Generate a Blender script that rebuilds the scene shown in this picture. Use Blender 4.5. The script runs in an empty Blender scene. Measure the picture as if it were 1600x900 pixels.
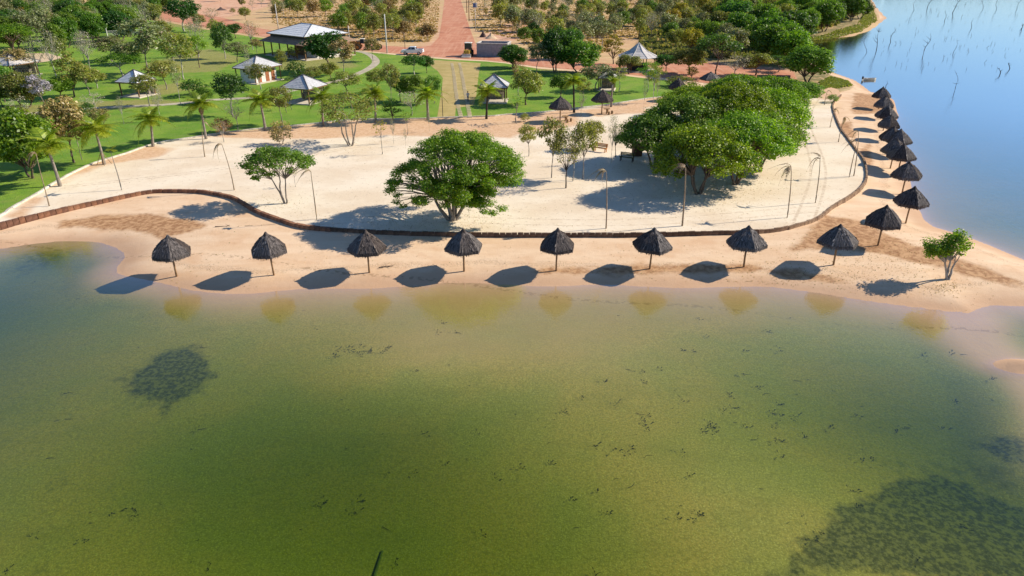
import bpy, math, random
import numpy as np
from mathutils import Vector, Matrix, geometry

C = bpy.context.scene.collection
S = bpy.context.scene
R = math.radians
PI = math.pi

# ------------------------------------------------------------------ camera
F = 1081.0                                   # focal length in pixels of a 1600 px wide picture
PITCH = math.atan(515.0 / F)
CAMZ = 21.7
cam = bpy.data.cameras.new('camera')
cam.sensor_width = 36.0
cam.lens = 36.0 * F / 1600.0
cam.clip_start = 0.5
cam.clip_end = 6000.0
cam_obj = bpy.data.objects.new('camera', cam)
C.objects.link(cam_obj)
cam_obj.location = (0, 0, CAMZ)
cam_obj.rotation_euler = (PI / 2 - PITCH, 0, 0)
S.camera = cam_obj

# ------------------------------------------------------------------ sky, sun, exposure
SUN_EL, SUN_AZ = R(33.5), R(76.5)            # azimuth clockwise from +Y
world = bpy.data.worlds.new('World')
S.world = world
world.use_nodes = True
wn = world.node_tree
bg = wn.nodes['Background']
sky = wn.nodes.new('ShaderNodeTexSky')
sky.sky_type = 'NISHITA'
sky.sun_disc = False
sky.sun_elevation = SUN_EL
sky.sun_rotation = SUN_AZ
sky.air_density = 0.85
sky.dust_density = 0.0
sky.ozone_density = 6.0
wn.links.new(sky.outputs[0], bg.inputs[0])
bg.inputs[1].default_value = 0.108
sun = bpy.data.lights.new('sun', 'SUN')
sun.energy = 5.0
sun.angle = R(0.5)
sun.color = (1.0, 0.90, 0.74)
sun_obj = bpy.data.objects.new('sun', sun)
C.objects.link(sun_obj)
sd = Vector((math.sin(SUN_AZ) * math.cos(SUN_EL), math.cos(SUN_AZ) * math.cos(SUN_EL), math.sin(SUN_EL)))
sun_obj.rotation_euler = sd.to_track_quat('Z', 'Y').to_euler()
sun_obj.location = (60, 60, 60)
S.view_settings.view_transform = 'Standard'
S.view_settings.look = 'None'
S.view_settings.exposure = 0.36
S.view_settings.gamma = 1.0
S.view_settings.use_curve_mapping = False
S.render.engine = 'CYCLES'
S.cycles.max_bounces = 6
S.cycles.diffuse_bounces = 3
S.cycles.glossy_bounces = 2
S.cycles.transmission_bounces = 2
S.cycles.transparent_max_bounces = 8
S.cycles.use_denoising = True
S.cycles.denoiser = 'OPENIMAGEDENOISE'
S.cycles.caustics_reflective = False
S.cycles.caustics_refractive = False

# ------------------------------------------------------------------ picture -> place helpers
cP, sP = math.cos(PITCH), math.sin(PITCH)
def P(px, py, z=0.9):
    r, u = (px - 800.0) / F, (450.0 - py) / F
    d = (r, cP + u * sP, -sP + u * cP)
    t = (z - CAMZ) / d[2]
    return Vector((d[0] * t, d[1] * t, z))
def z_at(y, py):
    """height of a point above the spot at depth y that shows on picture row py"""
    v = (py - 450.0) / F
    return CAMZ - y * (sP + v * cP) / (cP - v * sP)
def x_at(y, z, px):
    return (px - 800.0) / F * (y * cP + (CAMZ - z) * sP)
def mpp(p):
    """metres per picture pixel (1600 wide) at a point"""
    return (p[1] * cP + (CAMZ - p[2]) * sP) / F
def PW(pts, z=0.9):
    return [P(a, b, z).xy for a, b in pts]

def sstep(a, b, x):
    t = np.clip((x - a) / (b - a), 0, 1)
    return t * t * (3 - 2 * t)
def sdist(q, poly, closed=True):
    """signed distance (positive inside) of points q (N,2) to a polygon"""
    q = np.asarray(q, float)
    poly = np.array([(p[0], p[1]) for p in poly], float)
    out = np.empty(len(q))
    a = poly if closed else poly[:-1]
    b = np.roll(poly, -1, 0) if closed else poly[1:]
    ab = b - a
    den = (ab ** 2).sum(1) + 1e-12
    for s in range(0, len(q), 20000):
        p = q[s:s + 20000]
        ap = p[:, None, :] - a[None]
        t = np.clip((ap * ab[None]).sum(2) / den, 0, 1)
        d2 = ((ap - t[..., None] * ab[None]) ** 2).sum(2).min(1)
        d = np.sqrt(d2)
        if closed:
            ya, yb = a[:, 1][None], b[:, 1][None]
            cond = (ya > p[:, 1:2]) != (yb > p[:, 1:2])
            with np.errstate(divide='ignore', invalid='ignore'):
                xi = (b[:, 0] - a[:, 0])[None] * (p[:, 1:2] - ya) / (yb - ya) + a[:, 0][None]
            ins = (np.where(cond & (p[:, 0:1] < xi), 1, 0).sum(1) % 2) == 1
            d = np.where(ins, d, -d)
        out[s:s + 20000] = d
    return out

# ------------------------------------------------------------------ object helpers
def tag(o, label=None, cat=None, group=None, kind=None):
    if label: o['label'] = label
    if cat: o['category'] = cat
    if group: o['group'] = group
    if kind: o['kind'] = kind
    return o
def link(name, data, parent=None, loc=None):
    o = bpy.data.objects.new(name, data)
    C.objects.link(o)
    if parent is not None: o.parent = parent
    if loc is not None: o.location = loc
    return o
def empty(name, loc, rz=0.0, label=None, cat=None, group=None, scale=None):
    o = bpy.data.objects.new(name, None)
    o.empty_display_size = 0.3
    C.objects.link(o)
    o.location = loc
    o.rotation_euler = (0, 0, rz)
    if scale is not None: o.scale = scale
    return tag(o, label, cat, group)
def np_mesh(name, v, faces, mats=(), smooth=False, fmat=None):
    """faces: list of (M,k) integer arrays"""
    me = bpy.data.meshes.new(name)
    v = np.asarray(v, np.float32).reshape(-1, 3)
    if not isinstance(faces, (list, tuple)): faces = [faces]
    faces = [np.asarray(f, np.int32) for f in faces if len(f)]
    nl = sum(f.size for f in faces); npol = sum(len(f) for f in faces)
    me.vertices.add(len(v)); me.loops.add(nl); me.polygons.add(npol)
    me.vertices.foreach_set('co', v.ravel())
    me.loops.foreach_set('vertex_index', np.concatenate([f.ravel() for f in faces]))
    st, o = [], 0
    for f in faces:
        st.append(o + np.arange(len(f)) * f.shape[1]); o += f.size
    me.polygons.foreach_set('loop_start', np.concatenate(st).astype(np.int32))
    if smooth: me.polygons.foreach_set('use_smooth', np.ones(npol, bool))
    if fmat is not None: me.polygons.foreach_set('material_index', np.asarray(fmat, np.int32))
    for m in mats: me.materials.append(m)
    me.update(calc_edges=True)
    return me
def set_attr(me, name, vals):
    a = me.attributes.new(name, 'FLOAT', 'POINT')
    a.data.foreach_set('value', np.asarray(vals, np.float32))

class MB:
    """collects boxes, tubes, lathes and sheets of quads into one mesh"""
    def __init__(s): s.v = []; s.f = []; s.m = []
    def add(s, vs, fs, m=0):
        o = len(s.v); s.v.extend([tuple(x) for x in vs])
        for f in fs: s.f.append(tuple(i + o for i in f)); s.m.append(m)
    def box(s, c, d, rz=0.0, m=0, top=1.0, M=None):
        """c centre, d full sizes, top = scale of the upper face"""
        x, y, z = d[0] / 2, d[1] / 2, d[2] / 2
        vs = [(-x, -y, -z), (x, -y, -z), (x, y, -z), (-x, y, -z), (-x * top, -y * top, z), (x * top, -y * top, z), (x * top, y * top, z), (-x * top, y * top, z)]
        if M is not None: vs = [M @ Vector(p) for p in vs]
        ca, sa = math.cos(rz), math.sin(rz)
        vs = [(c[0] + p[0] * ca - p[1] * sa, c[1] + p[0] * sa + p[1] * ca, c[2] + p[2]) for p in vs]
        s.add(vs, [(0, 3, 2, 1), (4, 5, 6, 7), (0, 1, 5, 4), (1, 2, 6, 5), (2, 3, 7, 6), (3, 0, 4, 7)], m)
    def tube(s, pts, rad, n=6, m=0, cap=True):
        pts = [Vector(p) for p in pts]
        if not hasattr(rad, '__len__'): rad = [rad] * len(pts)
        rings = []
        up0 = Vector((0, 0, 1))
        for i, p in enumerate(pts):
            t = (pts[min(i + 1, len(pts) - 1)] - pts[max(i - 1, 0)])
            if t.length < 1e-9: t = Vector((0, 0, 1))
            t.normalize()
            a = t.cross(up0)
            if a.length < 0.05: a = t.cross(Vector((0, 1, 0)))
            a.normalize(); b = t.cross(a)
            rings.append([p + (a * math.cos(k * 2 * PI / n) + b * math.sin(k * 2 * PI / n)) * rad[i] for k in range(n)])
        vs = [q for r in rings for q in r]
        fs = []
        for i in range(len(rings) - 1):
            for k in range(n):
                k2 = (k + 1) % n
                fs.append((i * n + k, i * n + k2, (i + 1) * n + k2, (i + 1) * n + k))
        if cap:
            fs.append(tuple(reversed(range(n)))); fs.append(tuple((len(rings) - 1) * n + k for k in range(n)))
        s.add(vs, fs, m)
    def lathe(s, prof, n=16, m=0, c=(0, 0, 0), axis='z'):
        vs = []
        for r, z in prof:
            for k in range(n):
                a = k * 2 * PI / n
                q = (r * math.cos(a), r * math.sin(a), z)
                if axis == 'y': q = (q[0], q[2], q[1])
                if axis == 'x': q = (q[2], q[0], q[1])
                vs.append((q[0] + c[0], q[1] + c[1], q[2] + c[2]))
        fs = []
        for i in range(len(prof) - 1):
            for k in range(n):
                k2 = (k + 1) % n
                fs.append((i * n + k, i * n + k2, (i + 1) * n + k2, (i + 1) * n + k))
        s.add(vs, fs, m)
    def extrude(s, poly, h0, h1, m=0, axis='y'):
        """closed outline poly of 2D points; axis y: outline in xz, extruded from y=h0 to h1; axis z: outline in xy"""
        n = len(poly)
        if axis == 'y': vs = [(p[0], h0, p[1]) for p in poly] + [(p[0], h1, p[1]) for p in poly]
        else: vs = [(p[0], p[1], h0) for p in poly] + [(p[0], p[1], h1) for p in poly]
        fs = [tuple(range(n)), tuple(reversed(range(n, 2 * n)))]
        for k in range(n):
            k2 = (k + 1) % n
            fs.append((k, n + k, n + k2, k2))
        s.add(vs, fs, m)
    def mesh(s, name, mats, smooth=False):
        me = bpy.data.meshes.new(name)
        me.from_pydata(s.v, [], s.f)
        for m in (mats if isinstance(mats, (list, tuple)) else [mats]): me.materials.append(m)
        me.polygons.foreach_set('material_index', np.array(s.m, np.int32))
        if smooth: me.polygons.foreach_set('use_smooth', np.ones(len(s.f), bool))
        me.update()
        return me
    def build(s, name, mats, parent=None, loc=None, smooth=False):
        return link(name, s.mesh(name, mats, smooth), parent, loc)
def bevel(o, w=0.02, seg=1):
    b = o.modifiers.new('bevel', 'BEVEL'); b.width = w; b.segments = seg; b.limit_method = 'ANGLE'
    return o
def copy_tree(o, parent=None):
    c = o.copy(); C.objects.link(c)
    if parent is not None: c.parent = parent
    for ch in list(o.children): copy_tree(ch, c)
    return c

# ------------------------------------------------------------------ material helpers
class NT:
    def __init__(s, name):
        s.mat = bpy.data.materials.new(name); s.mat.use_nodes = True
        s.t = s.mat.node_tree
        s.out = s.t.nodes['Material Output']; s.b = s.t.nodes['Principled BSDF']
        s.b.inputs['Specular IOR Level'].default_value = 0.2
        s._pos = None
    def n(s, typ, **kw):
        nd = s.t.nodes.new('ShaderNode' + typ)
        for k, v in kw.items():
            if k in nd.inputs.keys():
                if hasattr(v, 'default_value') or hasattr(v, 'is_linked'): s.t.links.new(v, nd.inputs[k])
                else: nd.inputs[k].default_value = v
            else: setattr(nd, k, v)
        return nd
    def l(s, a, b): s.t.links.new(a, b)
    @property
    def pos(s):
        if s._pos is None: s._pos = s.n('NewGeometry').outputs['Position']
        return s._pos
    def mapped(s, scale=(1, 1, 1), rot=(0, 0, 0), vec=None):
        m = s.n('Mapping'); s.l(vec or s.pos, m.inputs['Vector'])
        m.inputs['Scale'].default_value = scale; m.inputs['Rotation'].default_value = rot
        return m.outputs[0]
    def noise(s, scale, detail=3.0, rough=0.55, vec=None, dist=0.0):
        nd = s.n('TexNoise'); s.l(vec or s.pos, nd.inputs['Vector'])
        nd.inputs['Scale'].default_value = scale; nd.inputs['Detail'].default_value = detail
        nd.inputs['Roughness'].default_value = rough; nd.inputs['Distortion'].default_value = dist
        return nd.outputs['Fac']
    def attr(s, name):
        return s.n('Attribute', attribute_name=name).outputs['Fac']
    def math(s, op, a, b=None, c=None, clamp=False):
        m = s.n('Math', operation=op); m.use_clamp = clamp
        for i, v in enumerate((a, b, c)):
            if v is None: continue
            if isinstance(v, (int, float)): m.inputs[i].default_value = v
            else: s.l(v, m.inputs[i])
        return m.outputs[0]
    def ramp(s, fac, a, b, lo=0.0, hi=1.0):
        m = s.n('MapRange'); m.interpolation_type = 'SMOOTHSTEP'
        if isinstance(fac, (int, float)): m.inputs[0].default_value = fac
        else: s.l(fac, m.inputs[0])
        for i, v in enumerate((a, b, lo, hi)): m.inputs[i + 1].default_value = v
        return m.outputs[0]
    def mix(s, fac, a, b, blend='MIX'):
        m = s.n('Mix'); m.data_type = 'RGBA'; m.blend_type = blend
        for i, v in ((0, fac), (6, a), (7, b)):
            if isinstance(v, (int, float)): m.inputs[i].default_value = v
            elif isinstance(v, (tuple, list)): m.inputs[i].default_value = (v[0], v[1], v[2], 1)
            else: s.l(v, m.inputs[i])
        return m.outputs[2]
    def bump(s, h, strength=0.3, dist=0.05):
        b = s.n('Bump'); s.l(h, b.inputs['Height'])
        b.inputs['Strength'].default_value = strength; b.inputs['Distance'].default_value = dist
        s.l(b.outputs[0], s.b.inputs['Normal'])
    def color(s, c):
        if isinstance(c, (tuple, list)): s.b.inputs['Base Color'].default_value = (c[0], c[1], c[2], 1)
        else: s.l(c, s.b.inputs['Base Color'])
    def rough(s, r, metal=0.0, spec=None):
        s.b.inputs['Roughness'].default_value = r; s.b.inputs['Metallic'].default_value = metal
        if spec is not None: s.b.inputs['Specular IOR Level'].default_value = spec
def plain(name, c, rough=0.7, var=0.18, scale=3.0, metal=0.0, spec=0.25, bump=0.0):
    """a worn, slightly mottled surface"""
    t = NT(name)
    tc = t.n('TexCoord').outputs['Object']
    a = t.noise(scale, 4, 0.6, tc); b = t.noise(scale * 9, 3, 0.6, tc)
    f = t.math('ADD', t.math('MULTIPLY', a, 0.6), t.math('MULTIPLY', b, 0.4))
    lo = tuple(x * (1 - var * 1.6) for x in c); hi = tuple(min(1, x * (1 + var)) for x in c)
    t.color(t.mix(t.ramp(f, 0.3, 0.7), lo, hi))
    t.rough(rough, metal, spec)
    if bump: t.bump(b, bump, 0.02)
    return t.mat
# ------------------------------------------------------------------ the shape of the land
SHORE_PX = [(-900, 425), (-300, 402), (0, 387), (50, 380), (93, 377), (155, 380), (185, 386), (199, 393), (202, 401), (193, 410), (186, 418), (184, 426), (192, 431),
            (215, 437), (250, 444), (300, 452), (350, 456), (400, 458), (450, 455), (520, 451), (600, 447), (700, 444), (800, 443), (880, 446), (1000, 448), (1100, 447),
            (1200, 450), (1290, 458), (1360, 468), (1440, 480), (1490, 488), (1520, 491), (1534, 484), (1550, 478), (1600, 476), (1700, 480), (1900, 500), (1950, 470),
            (1700, 432), (1600, 405), (1542, 383), (1511, 372), (1455, 355), (1438, 343), (1432, 325), (1430, 300), (1424, 275), (1416, 252), (1410, 228), (1404, 203), (1400, 175),
            (1397, 156), (1380, 148), (1362, 144), (1349, 134), (1338, 126), (1324, 121), (1302, 114), (1290, 107), (1282, 98), (1275, 91), (1262, 85), (1250, 77), (1245, 68),
            (1262, 63), (1300, 60), (1330, 57), (1350, 51), (1362, 46), (1378, 33), (1385, 29), (1376, 20), (1368, 10), (1362, 0), (1352, -12), (1340, -25)]
SHORE = PW(SHORE_PX, 0.0) + [Vector((330, 2500)), Vector((-3000, 2500)), Vector((-3000, 40))]
WALL_PX = [(-160, 388), (-80, 370), (0, 351), (93, 329), (187, 309), (230, 301), (258, 299), (311, 300), (340, 304), (367, 311), (400, 330), (431, 342), (462, 352), (493, 357), (555, 361), (618, 364),
           (699, 366), (800, 367), (900, 367), (987, 367), (1080, 365), (1200, 361), (1247, 352), (1278, 341), (1303, 322), (1331, 305), (1348, 290), (1354, 275), (1350, 252),
           (1337, 234), (1323, 215), (1312, 199), (1302, 172), (1303, 160), (1314, 149)]
ZT = 0.9
WALL = PW(WALL_PX, ZT)
PLATEAU = WALL + PW([(1290, 128), (1240, 118), (1180, 60), (1150, -20)], ZT) + [Vector((100, 1500)), Vector((-2000, 1500)), Vector((-2000, 70)), Vector((-120, 60))]
RIDGE = PW([(1470, 484), (1505, 505), (1530, 535), (1565, 565), (1610, 585), (1640, 640), (1660, 720)], 0.0)
DEEP = [((470, 850), 13, 0.34), ((640, 690), 8, 0.24), ((330, 730), 8, 0.22), ((800, 920), 8, 0.20), ((1440, 650), 9, 0.30), ((-20, 470), 9, 0.30), ((-150, 600), 14, 0.3), ((1640, 720), 8, 0.35), ((780, 700), 5, -0.10), ((1100, 820), 9, -0.10), ((620, 600), 6, -0.10), ((1180, 560), 8, -0.06),
        ((1560, 520), 3.5, 0.15), ((60, 400), 4.0, 0.35), ((930, 560), 7, -0.10), ((650, 570), 6, -0.12), ((1180, 800), 6, -0.05)]
def ground_h(q):
    """height of the beach, lake bed and land at points q (N,2)"""
    q = np.asarray(q, float).reshape(-1, 2)
    d = sdist(q, SHORE)
    dp = d + 0.45 * np.sin(q[:, 0] * 0.55 + 0.8 * np.sin(q[:, 1] * 0.3)) * np.exp(-np.abs(d) / 6) * 0.6
    x, y = q[:, 0], q[:, 1]
    land = 0.81 * (1 - np.exp(-np.maximum(dp, 0) / 3.8)) + sstep(11, 26, d) * 0.07
    e = np.maximum(-dp, 0)
    right = sstep(28, 38, x) * sstep(45, 52, y)
    front = 0.06 * (1 - np.exp(-e / 1.2)) + 0.50 * (1 - np.exp(-e / 8.5))
    for (c, r, a) in DEEP:
        cw = P(c[0], c[1], -0.4)
        g = np.exp(-(((x - cw.x) / r) ** 2 + ((y - cw.y) / (r * 0.75)) ** 2))
        front = front + a * g * sstep(1.0, 4.0, e)
    front = front + 0.05 * np.sin(x * 0.21 + y * 0.13) * sstep(2, 8, e)
    back = 0.10 * (1 - np.exp(-e / 0.9)) + 0.40 * (1 - np.exp(-e / 10.0)) + 3.9 * sstep(14, 60, e)
    dep = front * (1 - right) + back * right
    rd = sdist(q, RIDGE, closed=False)
    dep = dep * (0.20 + 0.80 * sstep(0.5, 4.6, rd))
    isl = P(1606, 573, 0)
    dep = dep - 0.45 * np.exp(-(((x - isl.x) / 1.6) ** 2 + ((y - isl.y) / 0.7) ** 2))
    z = np.where(dp > 0, land, -dep)
    bank2 = sdist(q, FAR_BANK)
    z = np.where(bank2 > -6, np.maximum(z, 1.5 * sstep(-2, 10, bank2) - 0.3), z)
    return z, d
FAR_BANK = [P(1488, -17, 0).xy, P(1560, -14, 0).xy, P(1680, -12, 0).xy, P(2100, -8, 0).xy, Vector((2500, 700)), Vector((2500, 2500)), Vector((420, 2500))]
def gz(x, y):
    q = np.array([[x, y]])
    if sdist(q, PLATEAU)[0] > 0: return ZT
    return float(ground_h(q)[0][0])
def G(px, py):
    """the ground point that shows at a pixel"""
    z = 0.9
    for _ in range(6):
        p = P(px, py, z)
        z = gz(p.x, p.y)
    return Vector((p.x, p.y, z))

# ------------------------------------------------------------------ ground, one sheet to the horizon
ys = [6.0]
while ys[-1] < 3000: ys.append(ys[-1] + max(0.28, (ys[-1]) * (0.0075 if ys[-1] < 90 else 0.014 if ys[-1] < 700 else 0.08)))
ys = np.array(ys)
us = np.concatenate([np.linspace(-3.2, -1.0, 40, endpoint=False), np.linspace(-1.0, 1.0, 420, endpoint=False), np.linspace(1.0, 3.2, 40)])
gx = us[None, :] * (ys[:, None] + 10.0); gy = np.repeat(ys[:, None], len(us), 1)
GQ = np.stack([gx.ravel(), gy.ravel()], 1)
gzv, gd = ground_h(GQ)
def grid_faces(nr, nc):
    i = np.arange(nr - 1)[:, None] * nc + np.arange(nc - 1)[None]
    return np.stack([i, i + 1, i + nc + 1, i + nc], -1).reshape(-1, 4)
def blob(q, px, soft, z=0.0):
    """0..1 mask of a picture outline laid on the ground, soft edge in metres"""
    return sstep(-soft, soft, sdist(q, PW(px, z)))
DAMP_PX = [[(90, 347), (170, 338), (235, 337), (300, 346), (330, 355), (300, 368), (255, 374), (225, 366), (170, 358), (90, 356)],
           [(1225, 400), (1285, 340), (1345, 350), (1400, 375), (1470, 400), (1550, 425), (1600, 440), (1620, 452), (1540, 440), (1450, 420), (1370, 402), (1300, 395)],
           [(850, 418), (950, 414), (1060, 413), (1180, 414), (1200, 422), (1060, 428), (900, 428), (830, 424)],
           [(1326, 182), (1335, 146), (1395, 150), (1398, 170), (1360, 180)], [(1300, 200), (1330, 190), (1345, 230), (1320, 215)], [(1340, 235), (1360, 225), (1365, 262), (1350, 260)],
           [(1190, 418), (1250, 420), (1330, 440), (1300, 440), (1210, 430)]]
WEED_PX = [[(250, 550), (300, 541), (330, 556), (339, 580), (318, 605), (285, 625), (270, 642), (256, 646), (244, 630), (205, 622), (188, 602), (210, 575)],
           [(1180, 910), (1245, 850), (1300, 800), (1350, 762), (1400, 743), (1470, 730), (1520, 735), (1555, 765), (1640, 790), (1640, 910)],
           [(1518, 684), (1560, 678), (1640, 690), (1640, 745), (1570, 725)]]
FAINT_PX = [[(55, 640), (95, 615), (115, 625), (85, 650)], [(40, 755), (95, 715), (140, 720), (95, 785), (50, 790)], [(0, 860), (120, 850), (200, 870), (180, 905), (0, 905)], [(1545, 762), (1620, 765), (1620, 790), (1560, 785)],
            [(480, 735), (520, 740), (530, 770), (480, 775)], [(130, 590), (200, 560), (250, 570), (230, 630), (180, 640)], [(1340, 700), (1480, 690), (1600, 700), (1640, 800), (1500, 760), (1380, 740)], [(1000, 895), (1100, 870), (1200, 840), (1200, 905)], [(150, 580), (260, 545), (350, 580), (300, 640), (200, 650)], [(0, 400), (60, 378), (150, 385), (90, 420), (0, 450)]]
damp = np.zeros(len(GQ)); weed = np.zeros(len(GQ)); faint = np.zeros(len(GQ))
near = (GQ[:, 1] < 180) & (np.abs(GQ[:, 0]) < 140)
for b_ in DAMP_PX: damp[near] = np.maximum(damp[near], blob(GQ[near], b_, 1.1, 0.4))
for b_ in WEED_PX: weed[near] = np.maximum(weed[near], blob(GQ[near], b_, 1.5, -0.5))
for b_ in FAINT_PX: faint[near] = np.maximum(faint[near], blob(GQ[near], b_, 1.6, -0.5))
FIELD = PW([(-1500, 95), (0, 60), (250, 36), (420, 62), (560, 80), (760, 95), (1000, 115), (1150, 118), (1210, 135), (1262, 150), (1290, 150), (1330, 138), (1335, 128), (1322, 121), (1290, 112),
            (1240, 80), (1240, 66), (1300, 62), (1362, 46), (1376, 33), (1374, 20), (1360, 0), (1340, -25)], 0.8) + [Vector((300, 2500)), Vector((-3000, 2500))]
field = sstep(-2.0, 2.0, sdist(GQ, FIELD))
BANK = PW([(1245, 60), (1300, 57), (1340, 46), (1366, 25), (1362, -5), (1330, -25), (1100, -20), (1000, 20), (1050, 95), (1200, 118), (1300, 150), (1332, 135), (1290, 108)], 0.6)
bankg = sstep(-3.0, 3.0, sdist(GQ, BANK))
BARE = [[(262, 34), (250, 22), (300, -10), (430, -10), (420, 10), (360, 26), (310, 34)], [(745, 60), (800, 30), (840, 40), (820, 60), (770, 72)], [(1010, 100), (1060, 92), (1240, 108), (1245, 122), (1180, 130), (1060, 122)],
        [(640, 88), (680, 60), (690, 30), (700, 60), (690, 92)]]
bare = np.zeros(len(GQ))
for b_ in BARE: bare = np.maximum(bare, blob(GQ, b_, 2.0, 0.9))

t = NT('ground_soil')
d = t.attr('shore')
n1 = t.noise(0.35, 5, 0.6); n2 = t.noise(2.2, 5, 0.65); n3 = t.noise(14.0, 3, 0.6); n0 = t.noise(0.07, 3, 0.5)
streak = t.noise(1.0, 4, 0.6, t.mapped((0.22, 0.75, 1), (0, 0, R(-6))))
sand = t.mix(t.ramp(streak, 0.3, 0.72), (0.73, 0.50, 0.315), (0.81, 0.60, 0.41))
sand = t.mix(t.math('MULTIPLY', t.ramp(n1, 0.5, 0.72), 0.6), sand, (0.66, 0.41, 0.24))
sand = t.mix(t.math('MULTIPLY', t.ramp(n2, 0.60, 0.72), 0.35), sand, (0.45, 0.28, 0.16))
dd = t.math('ADD', d, t.math('MULTIPLY', t.math('SUBTRACT', n1, 0.5), 2.2))
wet = t.ramp(dd, 2.6, 0.2)
sand = t.mix(t.math('MULTIPLY', wet, 0.75), sand, (0.52, 0.315, 0.19))
tide = t.math('MULTIPLY', t.math('MULTIPLY', t.ramp(dd, 2.3, 2.7), t.ramp(dd, 3.4, 2.9)), t.ramp(n3, 0.5, 0.62))
sand = t.mix(t.math('MULTIPLY', tide, 0.6), sand, (0.17, 0.10, 0.06))
dm = t.math('ADD', t.attr('damp'), t.math('MULTIPLY', t.math('SUBTRACT', t.noise(0.45, 6, 0.7), 0.5), 1.5))
dmask = t.ramp(dm, 0.34, 0.88)
sand = t.mix(t.math('MULTIPLY', dmask, 0.95), sand, t.mix(t.ramp(n2, 0.38, 0.62), (0.33, 0.165, 0.075), (0.56, 0.33, 0.17)))
# lake bed: pink sand that turns to silt, algae and weed
zz = t.n('SeparateXYZ'); t.l(t.pos, zz.inputs[0])
under = t.ramp(t.math('ADD', zz.outputs['Z'], t.math('MULTIPLY', t.math('SUBTRACT', t.noise(0.5, 5, 0.65), 0.5), 0.12)), -0.10, -0.38)
silt = t.mix(t.ramp(t.noise(0.12, 4, 0.55), 0.38, 0.64), (0.62, 0.41, 0.19), (0.47, 0.38, 0.16))
sp = t.noise(8.5, 3, 0.6); sp2 = t.noise(15.0, 2, 0.5)  # fine mottle: ripple-refracted light put into the bed colour as speckle
silt = t.mix(t.math('MULTIPLY', t.ramp(sp, 0.40, 0.62), 0.45), silt, (0.22, 0.19, 0.07))
silt = t.mix(t.math('MULTIPLY', t.ramp(sp2, 0.55, 0.66), 0.45), silt, (0.86, 0.70, 0.38))
spk = t.math('MULTIPLY', t.ramp(t.noise(1.6, 6, 0.72), 0.655, 0.70), 0.75)
silt = t.mix(t.math('MULTIPLY', t.ramp(t.noise(0.3, 6, 0.7, t.mapped((0.6, 1.4, 1), (0, 0, R(20)))), 0.5, 0.68), 0.25), silt, (0.30, 0.25, 0.09))
silt = t.mix(spk, silt, (0.06, 0.065, 0.04))
wd = t.math('ADD', t.attr('weed'), t.math('MULTIPLY', t.math('SUBTRACT', t.noise(0.9, 8, 0.8), 0.5), 1.4))
wd = t.math('ADD', wd, t.math('MULTIPLY', t.math('SUBTRACT', t.noise(0.32, 3, 0.6), 0.51), 0.9))
fw = t.math('ADD', t.math('MULTIPLY', t.attr('faint'), 0.55), t.math('MULTIPLY', t.math('SUBTRACT', t.noise(2.0, 6, 0.75), 0.5), 1.2))
wm = t.math('MULTIPLY', t.math('MAXIMUM', t.math('MULTIPLY', t.ramp(wd, 0.40, 0.78), 0.90), t.math('MULTIPLY', t.ramp(fw, 0.42, 0.70), 0.65)), t.ramp(d, -0.3, -1.0))
silt = t.mix(wm, silt, t.mix(t.ramp(t.noise(4.0, 3, 0.7), 0.38, 0.64), (0.06, 0.065, 0.04), (0.27, 0.23, 0.13)))
_a = P(292, 399, .5); _b = P(430, 411, .5); _an = math.atan2(_b.y - _a.y, _b.x - _a.x)
_v = t.math('SUBTRACT', t.math('MULTIPLY', t.math('SUBTRACT', zz.outputs[1], _a.y), math.cos(_an)), t.math('MULTIPLY', t.math('SUBTRACT', zz.outputs[0], _a.x), math.sin(_an)))
_v = t.math('ABSOLUTE', t.math('ADD', _v, t.math('MULTIPLY', t.math('SINE', t.math('MULTIPLY', zz.outputs[0], 0.35)), 0.35)))
sand = t.mix(t.math('MULTIPLY', t.math('MULTIPLY', t.ramp(_v, 0.30, 0.10), t.ramp(t.noise(3.2, 2, 0.5), 0.50, 0.58)), 0.6), sand, (0.34, 0.21, 0.12))
col = t.mix(under, sand, silt)
# dry field behind
dry = t.mix(t.ramp(n2, 0.35, 0.65), (0.62, 0.43, 0.22), (0.52, 0.34, 0.17))
dry = t.mix(t.ramp(t.noise(0.5, 5, 0.65, t.mapped((0.35, 1, 1))), 0.48, 0.66), dry, (0.72, 0.53, 0.29))
dry = t.mix(t.math('MULTIPLY', t.ramp(n0, 0.45, 0.6), 0.7), dry, (0.60, 0.37, 0.21))
dry = t.mix(t.math('MULTIPLY', t.ramp(t.noise(0.9, 5, 0.7), 0.56, 0.66), 0.45), dry, (0.30, 0.23, 0.10))
dry = t.mix(t.math('MULTIPLY', t.attr('bank'), t.ramp(t.noise(0.6, 5, 0.7), 0.3, 0.6)), dry, (0.16, 0.15, 0.05))
dry = t.mix(t.attr('bare'), dry, t.mix(t.ramp(n1, 0.4, 0.65), (0.62, 0.34, 0.21), (0.70, 0.45, 0.30)))
fl = t.ramp(t.math('ADD', t.attr('field'), t.math('MULTIPLY', t.math('SUBTRACT', n2, 0.5), 0.5)), 0.4, 0.6)
col = t.mix(fl, col, dry)
t.color(col)
t.b.inputs['Roughness'].default_value = 0.9
t.bump(t.math('ADD', t.math('MULTIPLY', n2, 0.6), t.math('MULTIPLY', n3, 0.4)), 0.35, 0.12)
M_ground = t.mat
gme = np_mesh('ground', np.concatenate([GQ, gzv[:, None]], 1), grid_faces(len(ys), len(us)), [M_ground], smooth=True)
for nm, vals in (('shore', gd), ('damp', damp), ('weed', weed), ('faint', faint), ('field', field), ('bank', bankg), ('bare', bare)): set_attr(gme, nm, vals)
tag(link('ground', gme), 'pink sand beach, sandy lake bed and dry tan field', kind='structure')

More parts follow.
